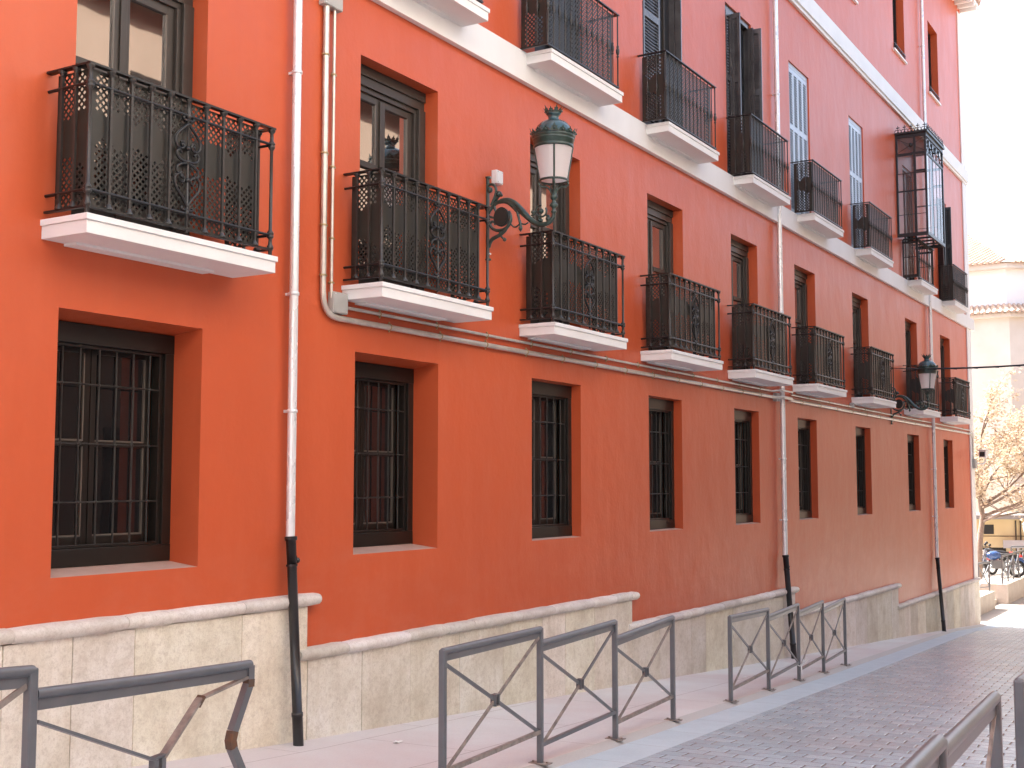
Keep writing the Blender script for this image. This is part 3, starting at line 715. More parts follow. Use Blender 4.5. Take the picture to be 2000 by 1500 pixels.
h6 = MB(); h6.bar((fx0-31.12,-.40,.94),(fx1-31.12,-.40,.94),.05,.02); h6.bar((fx0-31.12,-.40,.02),(fx1-31.12,-.40,.02),.03,.015); h6.build('handrail', M['iron'], s6)

# ------------------------------------------------------------------ downpipes
def downpipe(x, r, zt, zj, zend, out, conn):
    rx = x-ROOT.x; b = MB()
    b.tube([(rx,-.085,zt-ROOT.z),(rx,-.085,zj-.02-ROOT.z)], r, 16)
    z = zj+1.1
    for zz in conn: b.lathe([(r+.001,-.016),(r+.008,-.012),(r+.008,.012),(r+.001,.016)], (rx,-.085,zz-ROOT.z), 16); b.box(rx-.015,rx+.015,-.08,-.001,zz-.012-ROOT.z,zz+.012-ROOT.z)
    o = b.build('downpipe', M['zinc'], house)
    c = MB(); y0, y1 = -.09, -.09-out; H = zj-zend
    def P(t): return (rx, y0+(y1-y0)*t, zj-H*t-ROOT.z)
    c.tube([P(0),P(.02),P(.02),P(.09),P(.09),P(.5),P(.84),P(.84),P(.86),P(.86),P(1)], [r+.016,r+.016,r+.006,r+.004,r+.003,r+.003,r+.003,r+.010,r+.010,r+.006,r+.006], 16)
    c.tube([P(.135),P(.145)], r+.012, 16)
    c.ball((rx+r+.012,y0-.03,zj-.20-ROOT.z), .026, 8); c.ball((rx+r+.008,y0-.02,zj-.27-ROOT.z), .014, 8); c.box(rx+r-.01,rx+r+.01,y0-.03,y0+.02,zj-.38-ROOT.z,zj-.16-ROOT.z)
    c.build('cast_iron_shoe', M['castiron'], o)
downpipe(7.93, .038, 14.4, -.43, -2.14, .115, [1.62,.62,3.55])
downpipe(20.68, .044, 14.4, -1.20, -2.97, .12, [3.0,.45,-.6,6.9])
downpipe(32.55, .045, 14.4, -1.84, -3.70, .12, [3.0,.4,-.8,11.5])

# ------------------------------------------------------------------ conduits on the facade
def conduit(pts, r, label, name='conduit'):
    root = empty(name, (pts[0][0],0,pts[0][2])); tag(root, label, 'conduit', 'metal conduits fixed along the orange wall')
    O = Vector((pts[0][0],0,pts[0][2]))
    P = []
    for i,p in enumerate(pts):
        p = Vector(p)
        if 0 < i < len(pts)-1 and len(pts[i]) == 3:
            a = Vector(pts[i-1]); c = Vector(pts[i+1]); R = min(.22, (p-a).length*.45, (c-p).length*.45) if abs((p-a).normalized().dot((c-p).normalized())) < .6 else .03
            s0 = p+(a-p).normalized()*R; s1 = p+(c-p).normalized()*R
            for k in range(7):
                t = k/6; P.append(s0*(1-t)**2+p*2*t*(1-t)+s1*t*t)
        else: P.append(p)
    b = MB(); b.tube([q-O for q in P], r, 12); b.build('pipe', M['conduit'], root)
    return root, O
def clamp_proto(r):
    b = MB(); b.lathe([(r+.001,-.008),(r+.006,-.008),(r+.006,.008),(r+.001,.008)], (0,0,0), 12)
    b.box(-.004,.004,-.002,.035,-.008,.008); b.box(r+.004,r+.022,-.006,.006,-.007,.007); b.box(-r-.022,-r-.004,-.006,.006,-.007,.007)
    return b
def clamps(root, O, r, pos):    # pos: (x,y,z,horizontal?)
    first = None
    for (x,y,z,h) in pos:
        if first is None: first = o = clamp_proto(r).build('clamp', M['brass'], root)
        else: o = first.copy(); COL.objects.link(o); o.parent = root
        o.location = Vector((x,y,z))-O; o.rotation_euler = (0, PI/2 if h else 0, 0)
yb = -.036
r1, O1 = conduit([(8.37,yb,4.30),(8.37,yb,1.49),(20.25,yb,1.50),(20.40,yb-.02,1.50),(20.5,-.16,1.50),(20.95,-.16,1.50),(21.2,yb,1.50),(37.93,yb,1.48),(37.93,yb,.72)], .028, 'thicker galvanised conduit, running down and then along under the first-floor balconies')
clamps(r1, O1, .028, [(8.37,yb,z,False) for z in (3.85,2.95,2.3,1.85)]+[(x,yb,1.495,True) for x in [9.35+.86*i for i in range(13)]+[21.9+1.1*i for i in range(15)]])
r2, O2 = conduit([(8.485,yb,4.30),(8.485,yb,1.66)], .015, 'thin galvanised conduit running straight down beside the thicker one')
clamps(r2, O2, .015, [(8.485,yb,z,False) for z in (3.7,2.85,2.2,1.80)])
r3, O3 = conduit([(8.62,yb,1.60),(20.1,yb,1.60),(20.3,yb,1.60),(20.45,-.16,1.62),(21.0,-.16,1.62),(21.3,yb,1.60),(38.02,yb,1.58),(38.02,yb,.72)], .016, 'thin galvanised conduit running above the thicker one, from the grey box to the corner')
clamps(r3, O3, .016, [(x,yb,1.60,True) for x in [9.2+.95*i for i in range(12)]+[22.3+1.3*i for i in range(12)]])
def jbox(x0,x1,z0,z1,d,label,m_='junction'):
    b = MB(); cx_,cz_ = (x0+x1)/2,(z0+z1)/2; w_,h_ = (x1-x0)/2,(z1-z0)/2
    b.box(-w_,w_,-d,-.001,-h_,h_); o = b.build('junction_box', M[m_], loc=(cx_,0,cz_), bevel=.006)
    tag(o, label, 'box', 'small boxes fixed to the orange wall')
    l = MB(); l.box(-w_+.006,w_-.006,-d-.006,-d-.001,-h_+.006,h_-.006); l.build('lid', M[m_], o, bevel=.003)
    for sx in (-1,1):
        for sz in (-1,1):
            s_ = MB(); s_.lathe([(.0001,0),(.006,0),(.006,.003)],(0,0,0),8); q = s_.build('screw', M['zinc'], o, (sx*(w_-.018),-d-.007,sz*(h_-.018))); q.rotation_euler = (PI/2,0,0)
jbox(8.30,8.56,4.30,4.55,.07,'grey junction box at the top of the vertical conduits')
jbox(8.48,8.68,1.53,1.72,.07,'grey junction box left of the second balcony')
jbox(20.42,20.60,1.44,1.58,.07,'small grey box on the conduit just left of the middle downpipe')
jbox(25.15,25.30,1.58,1.68,.06,'tiny pale box on the conduit beneath the seventh balcony')
jbox(11.24,11.37,3.29,3.44,.07,'white box on the wall behind the large lamp bracket','camwhite')

# ------------------------------------------------------------------ wall lanterns on scrolled brackets
def lantern(loc, label):
    root = empty('street_lamp', loc); tag(root, label, 'street lamp', 'wall lanterns on scrolled brackets')
    def cv(pts): return [(0,-((x-150)/1307),(830-y-157*((x-150)/1307))/1440) for x,y in pts]
    b = MB()
    def T(pts, r, n=8, k=5):
        p = smooth(cv(pts), k)
        if isinstance(r, tuple):
            m_ = len(p)-1; rs = []
            for i in range(len(p)):
                t = i/m_*(len(r)-1); j = min(int(t), len(r)-2); rs.append(r[j]+(r[j+1]-r[j])*(t-j))
            r = rs
        r = [q*1.25 for q in r] if isinstance(r, list) else r*1.25
        b.tube(p, r, n)
    def Bl(x,y,r): c = cv([(x,y)])[0]; b.ball(c, r, 10)
    T([(175,690),(215,620),(300,530),(420,478),(520,478),(620,530),(700,610),(790,710),(870,790),(960,845),(1060,862),(1150,835),(1215,770),(1238,700)], (.014,.018,.020,.026,.024,.020,.018))
    T([(330,520),(430,500),(520,520),(600,590),(650,660),(668,690)], (.012,.018,.022,.016,.006))
    T([(420,480),(540,510),(640,600),(740,700),(830,790)], (.010,.020,.018,.010))
    T([(520,650),(548,720),(545,800),(500,890),(400,950),(300,950),(230,910),(205,855),(235,815),(280,830),(285,870)], (.010,.014,.016,.014,.012,.010))
    T([(270,560),(285,620),(300,660)], (.014,.010)); T([(165,700),(210,740),(270,755)], .010)
    T([(190,1230),(200,1170),(235,1100),(320,1050),(390,1010),(450,960),(500,880),(540,800)], (.012,.018,.018,.014,.012))
    T([(370,1010),(400,1060),(440,1095)], .009); Bl(445,1098,.022); Bl(380,1000,.024)
    T([(230,560),(262,480),(292,400),(305,320),(282,250),(225,222),(170,245),(150,270)], (.016,.013,.012,.011))
    Bl(198,312,.034); T([(270,500),(330,440),(352,390)], .012); Bl(352,382,.036); Bl(392,398,.018)
    T([(655,640),(668,720),(690,800),(706,860),(706,920)], (.016,.012,.012,.014)); Bl(706,920,.024); Bl(706,955,.012)
    T([(690,850),(640,895),(590,895),(550,860)], .007); T([(720,850),(780,858),(830,830)], .007)
    p = [(cvx) for cvx in cv([(1035+88*math.cos(a),655+88*math.sin(a)) for a in [k*PI/7-.6 for k in range(13)]])]; b.tube(p, .010, 6)
    Bl(1035,655,.030); Bl(905,668,.022); T([(880,720),(930,700),(975,650)], .008); T([(1035,740),(1000,790),(1040,830)], .008); Bl(1035,800,.022); Bl(1150,775,.030); T([(1120,720),(1155,735),(1170,790)], .010)
    b.build('bracket', M['lamp'], root)
    pl = MB(); z1 = (830-120)/1440; z0 = (830-1420)/1440
    pl.box(-.022,.022,-.022,-.001,z0,z1)
    for z in (z0,z1): pl.lathe([(.0001,-.012),(.036,-.01),(.036,.01),(.0001,.012)],(0,-.016,z),12)
    o = pl.build('wall_plate', M['lamp'], root, bevel=.004)
    for z in (z1,z0+.06):
        s_ = MB(); s_.tube([(0,-.02,z),(0,-.05,z)], .012, 8); s_.build('bolt', M['zinc'], o)
    dk = MB(); c = cv([(395,742)])[0]
    for i,(hh,rr_) in enumerate(((.014,.094),(.020,.080))): dk.add([(s_*hh, c[1]+rr_*math.cos(a), c[2]+rr_*1.12*math.sin(a)) for s_ in (-1,1) for a in [2*PI*k/24 for k in range(24)]], [tuple(range(24)),tuple(range(24,48))[::-1]]+[(k,(k+1)%24,24+(k+1)%24,24+k) for k in range(24)])
    dk.build('medallion', M['lamp_dark'], root)
    # lantern body, its axis at u = .83
    u = -.83; zb = (830-700-157*.83)/1440-.03
    st = MB(); st.lathe([(.018,-.01),(.018,.035),(.030,.05),(.030,.062),(.019,.075),(.019,.09),(.044,.115),(.046,.13),(.022,.155),(.020,.18),(.038,.192),(.040,.225),(.030,.24),(.027,.28),(.014,.30),(.0001,.305)], (0,u,zb), 16); zs_ = zb+.085
    zr = zb+.375                                                     # height of the ring under the glass
    for k in range(4):
        a = az_k = k*PI/2+math.radians(31); c_, s_ = math.cos(a), math.sin(a)
        st.tube(smooth([(c_*.022,u+s_*.022,zs_+.165),(c_*.05,u+s_*.05,zs_+.215),(c_*.085,u+s_*.085,zs_+.235),(c_*.13,u+s_*.13,zs_+.238),(c_*.155,u+s_*.155,zs_+.262),(c_*.140,u+s_*.140,zr)],4), .011, 6)
        st.tube(smooth([(c_*.03,u+s_*.03,zs_+.17),(c_*.03,u+s_*.03,zs_+.24),(c_*.055,u+s_*.055,zs_+.262)],3), .009, 6)
    st.build('stem', M['lamp'], root)
    rg = MB(); rg.lathe([(.142,0),(.156,0),(.156,.02),(.142,.02),(.142,0)], (0,u,zr), 32)
    zg = zr+.02; hg = .345; r0, r1_ = .142, .200
    for k in range(4):
        a = k*PI/2+math.radians(31); c_, s_ = math.cos(a), math.sin(a)
        rg.tube([(c_*(r0+.004),u+s_*(r0+.004),zg),(c_*(r1_+.004),u+s_*(r1_+.004),zg+hg)], .010, 6)
    rg.lathe([(.198,0),(.210,0),(.214,.022),(.206,.028),(.212,.035),(.214,.075),(.222,.082),(.222,.092),(.212,.098),(.226,.108),(.234,.125),(.226,.132),(.19,.132)], (0,u,zg+hg-.012), 36)
    rg.build('cage', M['lamp'], root)
    gs = MB(); gs.lathe([(r0,0),(r1_,hg)], (0,u,zg), 36); gs.build('lamp_glass', M['frost'], root)
    bb = MB(); bb.lathe([(.0001,hg-.02),(.10,hg-.03),(.0001,hg-.035)], (0,u,zg), 16); bb.build('lamp_holder', M['camwhite'], root)
    zt = zg+hg+.12
    dm = MB(); dm.lathe([(.212,0),(.208,.03),(.195,.07),(.172,.11),(.14,.142),(.10,.163),(.070,.172),(.058,.177),(.056,.225),(.072,.230),(.078,.242),(.074,.252),(.0001,.252)], (0,u,zt), 36)
    dm.build('dome', mat('dome_enamel', (.035,.05,.06), .22, spec=.7), root) if 'dome' not in M else dm.build('dome', M['dome'], root)
    cr_ = MB()
    def leaf(a, r_, z, h_, w_, lean):
        c_, s_ = math.cos(a), math.sin(a); t_ = Vector((-s_,c_,0)); o_ = Vector((c_,s_,0)); B0 = Vector((0,u,z))+o_*r_
        sh = [(-.5,0),(-.62,.25),(-.35,.33),(-.45,.55),(-.2,.6),(0,1),(.2,.6),(.45,.55),(.35,.33),(.62,.25),(.5,0)]
        vs = [B0+t_*(x*w_)+o_*(lean*y*h_+k)+Vector((0,0,y*h_)) for k in (-.003,.003) for x,y in sh]; n = len(sh)
        cr_.add(vs, [tuple(range(n)),tuple(range(n,2*n))[::-1]]+[(i,(i+1)%n,n+(i+1)%n,n+i) for i in range(n)])
        cr_.ball(B0+Vector((0,0,h_*.3))+o_*(.006+lean*h_*.3), w_*.16, 6)
    for k in range(16): leaf(k*PI/8+math.radians(31), .226, zt+.002, .085 if k % 4 == 0 else .06, .075, .28)
    for k in range(10): leaf(k*PI/5+.2, .074, zt+.245, .062 if k % 2 else .078, .050, .5)
    cr_.build('leaf_crown', M['lamp'], root)
    return root
M['dome'] = mat('dome_enamel', (.03,.075,.085), .18, spec=.8)
lamp1 = lantern((11.15,0,2.84), 'large green iron wall lantern between the second and third balconies')
lamp2 = copy_tree(lamp1, None, (28.55,0,1.80)); lamp2['label'] = 'small distant wall lantern in front of the eighth balcony'

# ------------------------------------------------------------------ overhead cable and security camera
root = empty('overhead_cable', (28.35,0,2.62)); tag(root, 'black overhead cable leaving the wall near the far lamp and crossing the street', 'cable')
b = MB(); P0 = Vector((0,-.42,0)); P1 = Vector((0,-9.2,.72)); pts = []
for i in range(41):
    t = i/40; q = P0.lerp(P1,t); q.z -= 4*.30*t*(1-t); pts.append(q)
b.tube(pts, .020, 8)
for i in range(0,40,2): b.tube([pts[i]+Vector((.022,0,0)),pts[i+1]+Vector((0,0,-.024))], .007, 5)
b.build('wire', M['wire'], root)
b = MB(); b.bar((0,-.42,0),(0,-.10,.03),.015,.015); b.bar((0,-.12,.03),(0,-.002,.10),.014,.014); b.bar((0,-.12,.03),(0,-.002,-.10),.014,.014); b.bar((0,-.12,.03),(.10,-.002,.02),.014,.014); b.build('wall_hook', M['iron'], root)
root = empty('security_camera', (38.0,0,.62)); tag(root, 'white security camera on a bracket at the corner of the orange house', 'camera')
b = MB(); b.box(-.14,.14,-.12,-.032,-.14,.14); b.build('wall_box', M['junction'], root, bevel=.01)
b = MB(); b.tube(smooth([(0,-.10,0),(.08,-.30,.0),(.06,-.36,.08),(.0,-.36,.2)],4), .022, 8); b.build('arm', M['camwhite'], root)
b = MB(); b.box(-.30,.16,-.44,-.24,.18,.38); b.box(-.36,.18,-.46,-.22,.382,.40); b.build('housing', M['camwhite'], root, bevel=.03)
b = MB(); b.box(-.312,-.302,-.41,-.27,.20,.34); b.build('lens_window', M['black'], root)

# ------------------------------------------------------------------ steel barriers along the kerb
def barrier(posts, label, rails=None, bent=False, yline=None, hpost=None):
    """posts: (x, z_top); the rail of each panel sits just under the top of the lower (far) post"""
    yl = yline or (lambda x: -2.14+.078*(x-8.54))
    x0 = posts[0][0]; O = Vector((x0, yl(x0), g(x0)))
    root = empty('barrier', O); tag(root, label, 'barrier', 'steel barriers along the kerb')
    t = Vector((1,.078,0)).normalized()
    W3 = lambda x, z: Vector((x,yl(x),z))-O
    for i,(x,zt) in enumerate(posts):
        if bent and i == len(posts)-1: continue
        p = MB(); a = W3(x, g(x)-.02); c = W3(x, zt-.012)
        p.bar(a, c, .046, .046, up_=t); p.build('post', M['barrier'], root, bevel=.008)
        q = MB(); d = W3(x, g(x)); n_ = Vector((-t.y,t.x,0))
        q.bar(d-n_*.085+Vector((0,0,.004)), d+n_*.085+Vector((0,0,.004)), .09, .008); q.tube([d+n_*.06+Vector((0,0,.008)),d+n_*.06+Vector((0,0,.02))], .010, 6); q.tube([d-n_*.06+Vector((0,0,.008)),d-n_*.06+Vector((0,0,.02))], .010, 6)
        q.build('base_plate', M['barrier_worn'], root)
    for i,((xa,za),(xb,zb)) in enumerate(zip(posts,posts[1:])):
        zr = rails[i] if rails else (za, zb)
        if bent and i == len(posts)-2:
            h = MB(); A_ = W3(xa+.025, zr[0]-.025); B_ = W3(xb, zr[1]-.025)
            h.tube([A_, A_.lerp(B_,.5)+Vector((0,0,-.004)), B_], .0245, 12); h.ball(B_, .0245, 12); h.bar(A_+Vector((0,0,-.045)),B_+Vector((0,0,-.045)),.012,.05); h.build('handrail', M['barrier'], root)
            p = MB(); n_ = Vector((-t.y,t.x,0))
            path = [W3(xb,zr[1]-.03),W3(xb,zr[1]-.12),W3(xb-.10,zr[1]-.355)+n_*.02,W3(xb-.115,zr[1]-.40)+n_*.02,W3(xb-.105,zr[1]-.44)+n_*.02,W3(xb-.03,zr[1]-.60),W3(xb+.02,g(xb)-.02)]
            p.tube(path[:3], .030, 4); p.tube(path[4:], .030, 4); po = p.build('post', M['barrier'], root); po['label'] = 'buckled end post with rust at its bends'
            r_ = MB(); r_.tube(path[2:5], .0315, 4); r_.build('rust_patch', M['rust'], po); r_ = MB(); r_.tube([path[0]+Vector((0,0,-.07)),path[1]+Vector((-.002,0,-.02))], .0312, 4); r_.build('rust_patch', M['rust'], po)
            hb = W3((xa+xb)/2+.05, -1.30); zl = zr[0]-.14
            k_ = MB(); s1 = W3(xa+.03,zl); kn = W3(xb-.385,-1.065)
            k_.bar(s1,hb+Vector((-.03,0,.0)),.014,.042,up_=n_); b1 = k_.build('brace', M['barrier'], root)
            k2 = MB(); k2.bar(hb+Vector((.03,0,.0)),kn,.014,.044,up_=n_); k2.bar(kn,W3(xb-.02,zr[1]-.09),.013,.034,up_=n_); b2 = k2.build('brace', M['barrier_worn'], root); b2['label'] = 'brace kinked and rusty at the kink'
            k3 = MB(); k3.bar(kn-Vector((.022,0,.034)),kn+Vector((.016,0,.012)),.016,.046,up_=n_); k3.build('rust_patch', M['rust'], b2)
            hx = MB(); hx.box(hb.x-.035,hb.x-.008,hb.y-.02,hb.y+.02,hb.z-.3,hb.z); hx.box(hb.x+.012,hb.x+.037,hb.y-.02,hb.y+.02,hb.z-.3,hb.z+.002); hx.bar(hb+Vector((-.035,0,.006)),hb+Vector((.037,0,.012)),.04,.010); hx.build('hub', M['barrier'], root)
            lo = W3(xa+.02, g(xa)+.2); hi = W3(xb-.05, g(xb)+.2); lr = MB(); lr.bar(lo,hi,.012,.035); lr.build('lower_rail', M['barrier'], root)
            continue
        h = MB(); A_ = W3(xa-(.0 if i == 0 else -.02), zr[0]-.025); B_ = W3(xb, zr[1]-.025)
        h.tube([A_,B_], .0245, 14); h.ball(B_, .0245, 12); h.ball(A_, .0245, 12); h.bar(A_+Vector((.02,0,-.045)),B_+Vector((-.02,0,-.045)),.012,.045)
        h.build('handrail', M['barrier'], root)
        n_ = Vector((-t.y,t.x,0)); zlo_a = g(xa)+.19; zlo_b = g(xb)+.19; zlo = (zlo_a+zlo_b)/2
        tl = W3(xa+.025,zr[0]-.11); tr = W3(xb-.025,zr[1]-.085); bl = W3(xa+.03,zlo-.02+.02); br = W3(xb-.025,zlo); hb = (tl+tr+bl+br)/4
        for (q,r_,m_) in ((tl,hb,'barrier'),(tr,hb,'barrier_worn' if (i+len(posts))%3 != 2 else 'barrier'),(bl,hb,'barrier_worn'),(br,hb,'barrier')):
            k_ = MB(); dd = (q-r_).normalized(); k_.bar(q,r_+dd*.03,.012,.026,up_=n_.cross(dd)); k_.build('brace', M[m_], root)
        hx = MB()
        for s_ in (-1,1):
            hx.bar(hb+t*(.028*s_)+Vector((0,0,-.042)),hb+t*(.028*s_)+Vector((0,0,.042)),.046,.007,up_=t)
        hx.bar(hb-t*.028+Vector((0,0,.040)),hb+t*.028+Vector((0,0,.040)),.044,.006); hx.bar(hb-t*.028-Vector((0,0,.040)),hb+t*.028-Vector((0,0,.040)),.044,.006)
        hx.build('hub', M['barrier'], root)
        lr = MB(); lr.bar(W3(xa+.02,zlo),W3(xb-.02,zlo),.030,.030); lr.build('lower_rail', M['barrier_worn'] if i % 2 == 0 else M['barrier'], root)
    return root
barrier([(1.95,-.66),(3.49,-.76),(4.94,-.92)], 'buckled barrier nearest the camera on the left, its end post bent and rusty', rails=[(-.66,-.76),(-.86,-.92)], bent=True)
barrier([(7.00,-1.10),(8.54,-1.11),(10.12,-1.21),(11.69,-1.32)], 'intact barrier of three crossed panels in the middle', rails=[(-1.10,-1.11),(-1.22,-1.21),(-1.36,-1.32)])
barrier([(13.71,-1.51),(15.39,-1.57),(17.01,-1.65),(18.56,-1.74),(20.17,-1.83)], 'farthest barrier on this kerb, four crossed panels by the middle downpipe', rails=[(-1.51,-1.57),(-1.66,-1.65),(-1.76,-1.74),(-1.86,-1.83)])
yr = lambda x: -6.21+.078*(x-3.67)
barrier([(.40,-.49),(2.04,-.60),(3.67,-.705),(5.30,-.825)], 'barrier on the near kerb at the lower right, only its thick handrails showing', rails=[(-.52,-.60),(-.63,-.705),(-.735,-.825)], yline=yr)
barrier([(6.14,-.885),(7.75,-1.0)], 'barrier at the right edge of the picture, only one post showing', yline=lambda x: -6.045+.078*(x-6.14))

# ------------------------------------------------------------------ litter
def scrap(x,y,sx,sy,rz,label,n='paper_scrap'):
    b = MB(); k = 4
    vs = [((i/k-.5)*sx,(j/k-.5)*sy,.004+rnd.uniform(0,.012)) for i in range(k+1) for j in range(k+1)]
    b.add(vs, [(i*(k+1)+j,(i+1)*(k+1)+j,(i+1)*(k+1)+j+1,i*(k+1)+j+1) for i in range(k) for j in range(k)])
    o = b.build(n, M['camwhite'], loc=(x,y,g(x)+.003)); o.rotation_euler = (0,0.03,rz)
    q = o.modifiers.new('thickness','SOLIDIFY'); q.thickness = .001; tag(o, label, 'litter')
scrap(8.6,-.72,.10,.06,.3,'white paper scrap on the pavement near the first downpipe')
scrap(14.05,-.75,.11,.05,.9,'white paper scrap on the pavement between the two intact barriers')
scrap(16.7,-.8,.10,.05,.2,'white paper scrap on the pavement behind the farthest barrier')
root = empty('plastic_tie', (17.01,-1.48,g(17.01)+.21)); tag(root, 'torn white plastic strip knotted round a post of the farthest barrier', 'litter')
b = MB()
for s_ in ((.12,-.06,.10),(-.08,-.05,-.12),(.2,-.05,.05),(-.04,-.06,.09)): b.tube(smooth([(0,-.03,0),(s_[0]*.5,s_[1],s_[2]*.4),(s_[0],s_[1]-.02,s_[2])],3), [.010,.012,.009,.010,.009,.006,.003], 4)
b.tube([(math.cos(a)*.037,math.sin(a)*.037,.01*math.sin(3*a)) for a in [k*PI/5 for k in range(10)]], .008, 5, closed=True); b.build('strip', M['camwhite'], root)

# ------------------------------------------------------------------ the house across the street (seen only as reflections and bounced light)
opp = empty('facing_house', (10,-9.2,-2)); tag(opp, 'cream house across the street, out of frame, mirrored in the windows', 'house')
M['cream'] = mat('cream_render', (.86,.84,.78), .8, var=(.90,.88,.83), scale=.8)
def R2(x0,x1,y0,y1,z0,z1,b): b.box(x0-10,x1-10,y0+9.2,y1+9.2,z0+2,z1+2)
b = MB(); R2(-14,13,-18,-9.2,-5,11.5,b); b.build('wall', M['cream'], opp)
b = MB(); R2(-14.3,13.2,-18.3,-8.8,11.502,11.7,b); b.build('roof', M['tile'], opp)
for i in range(6):
    x = -11.5+i*4.1
    for z0,z1 in ((-.9,1.1),(2.6,4.9),(6.1,8.4)):
        b = MB(); R2(x,x+1.2,-9.199,-9.17,z0,z1,b); b.build('window', M['frame'], opp)
        if z0 > 2:
            b = MB(); R2(x-.4,x+1.6,-9.19,-8.75,z0-.12,z0,b); b.build('balcony', M['white'], opp)
            b = MB(); R2(x-.4,x+1.6,-8.79,-8.76,z0+.95,z0+.98,b)
            for k in range(15): R2(x-.38+k*.14,x-.36+k*.14,-8.785,-8.765,z0+.001,z0+.95,b)
            b.build('railing', M['iron'], opp)

M['ochre'] = mat('ochre_render', (.16,.11,.07), .8, var=(.20,.14,.10), scale=.8)
o2 = empty('facing_house', (13.2,-9.2,-5)); tag(o2, 'unseen brown house across the street, added to darken the wall reflections', 'house')  # added out of view: long dark front cuts bounce and glare on the wall
b = MB(); b.box(0,62,-9,0,0,13.6); b.build('wall', mat('brown_render', (.17,.12,.085), .8, var=(.21,.15,.11), scale=.8), o2)
b = MB(); b.box(-.1,62.4,-9.4,.4,13.602,13.8); b.build('roof', M['tile'], o2)
for i in range(14):
    for z in (4.1,7.6,10.4): b = MB(); b.box(1.5+i*4.1,2.7+i*4.1,.001,.03,z,z+1.9); b.build('window', M['frame'], o2)
far = empty('unseen_far_house', (76,-13,-4)); tag(far, 'unseen ochre house beyond the square, added to mute low reflections', 'house')  # added out of view, so the lower wall mirrors something dark
b = MB(); b.box(0,60,-10,0,0,9.5); b.build('wall', M['ochre'], far)
b = MB(); b.box(-.4,60.4,-10.4,.4,9.502,9.7); b.build('roof', M['tile'], far)
for i in range(14):
    for z in (1,4.2,7): b = MB(); b.box(2+i*4.1,3.2+i*4.1,.001,.03,z,z+1.8); b.build('window', M['frame'], far)

# ------------------------------------------------------------------ plaza beyond: terrace, steps, church, low building, tree, motorcycles
M['pale'] = stone('pale_terrace_stone', [(.46,.42,.37), (.52,.48,.43), (.58,.55,.50)])
def solid(name, boxes, m_, label, cat, group=None, bevel=.01):
    x0,y0,z0 = boxes[0][0],boxes[0][2],boxes[0][4]
    b = MB()
    for q in boxes: b.box(q[0]-x0,q[1]-x0,q[2]-y0,q[3]-y0,q[4]-z0,q[5]-z0)
    o = b.build(name, m_, loc=(x0,y0,z0), bevel=bevel); tones(o, [(1,1,1)]*len(b.f)); return tag(o, label, cat, group)
solid('retaining_wall', [(39.5,43.7,.45,1.9,-4.3,-3.52)], M['pale'], 'low pale terrace wall just past the orange corner, left of the steps', 'wall')
solid('retaining_wall', [(45.5,60,.33,1.9,-4.3,-3.42)], M['pale'], 'low pale terrace wall at the right edge, right of the steps', 'wall')
solid('steps', [(43.702,45.498,.7,1.9,-4.3,-3.94),(43.702,45.498,1.1,1.9,-3.938,-3.78),(43.702,45.498,1.5,1.9,-3.778,-3.6)], M['pale'], 'short flight of stone steps between two low terrace walls', 'steps')
b = MB(); b.box(39.5-48,60-48,1.901,16,-.8,0); o = b.build('terrace', M['plaza'], loc=(48,0,-3.46)); tag(o, kind='structure')
def fence_run(a, b_, z, n, label, H=.95):
    root = empty('railing', (a[0],a[1],z)); tag(root, label, 'railing', 'dark railings around the terrace')
    A = Vector((0,0,0)); B = Vector((b_[0]-a[0],b_[1]-a[1],0))
    h = MB(); h.tube([A+Vector((0,0,H)),B+Vector((0,0,H))], .035, 8); h.tube([A+Vector((0,0,.15)),B+Vector((0,0,.15))], .018, 6); h.build('handrail', M['barrier'], root)
    for i in range(n+1):
        p = A.lerp(B,i/n); q = MB(); q.bar(p,p+Vector((0,0,H-.02)),.05,.05,up_=(0,1,0)); q.build('post', M['barrier'], root)
        if i < n:
            c = A.lerp(B,(i+1)/n); k = MB(); k.bar(p+Vector((0,0,.15)),c+Vector((0,0,H-.08)),.03,.03); k.bar(p+Vector((0,0,H-.08)),c+Vector((0,0,.15)),.03,.03); k.build('brace', M['barrier'], root)
fence_run((41.0,1.15),(43.6,.60), -3.52, 3, 'short dark railing on the left terrace wall, next to the orange corner')
fence_run((45.6,.52),(53.5,.48), -3.42, 7, 'dark railing along the top of the right terrace wall')
fence_run((52.9,1.35),(54.2,-1.1), -3.42, 3, 'dark railing farther back, in front of the yellow building')
# low yellow building
M['yellow'] = mat('yellow_render', (.62,.50,.28), .8, var=(.66,.54,.33), scale=1)
yb_ = empty('low_building', (55.3,2.9,-4)); yb_.rotation_euler = (0,0,math.radians(-62)); tag(yb_, 'low yellow flat-roofed building with a small dark window', 'building')
b = MB(); b.box(-6,8,0,5,0,2.55); b.build('wall', M['yellow'], yb_)
b = MB(); b.box(-6.3,8.3,-.3,5,2.552,2.66); b.box(-6.2,8.2,-.2,5,2.662,2.72); b.build('roof', mat('grey_roof_edge', (.25,.23,.22), .7), yb_)
b = MB(); b.box(.10,.52,-.012,-.001,1.92,2.32); b.build('window', M['black'], yb_)
b = MB(); b.box(-.6,1.0,-.02,-.001,0,1.35); b.build('door', M['frame'], yb_)
b = MB(); b.box(-6,8,-.015,-.001,1.82,1.85); b.build('moulding', M['frame_grey'], yb_)
for x in (1.42,1.62):
    b = MB(); b.tube([(x,-.05,.0),(x,-.05,2.5)], .03, 8); b.build('pipe', M['frame_grey'], yb_)
b = MB(); b.box(.75,4,-.5,-.42,1.35,1.68); b.box(1.3,1.38,-.48,-.44,0,1.35); b.box(3.4,3.48,-.48,-.44,0,1.35)
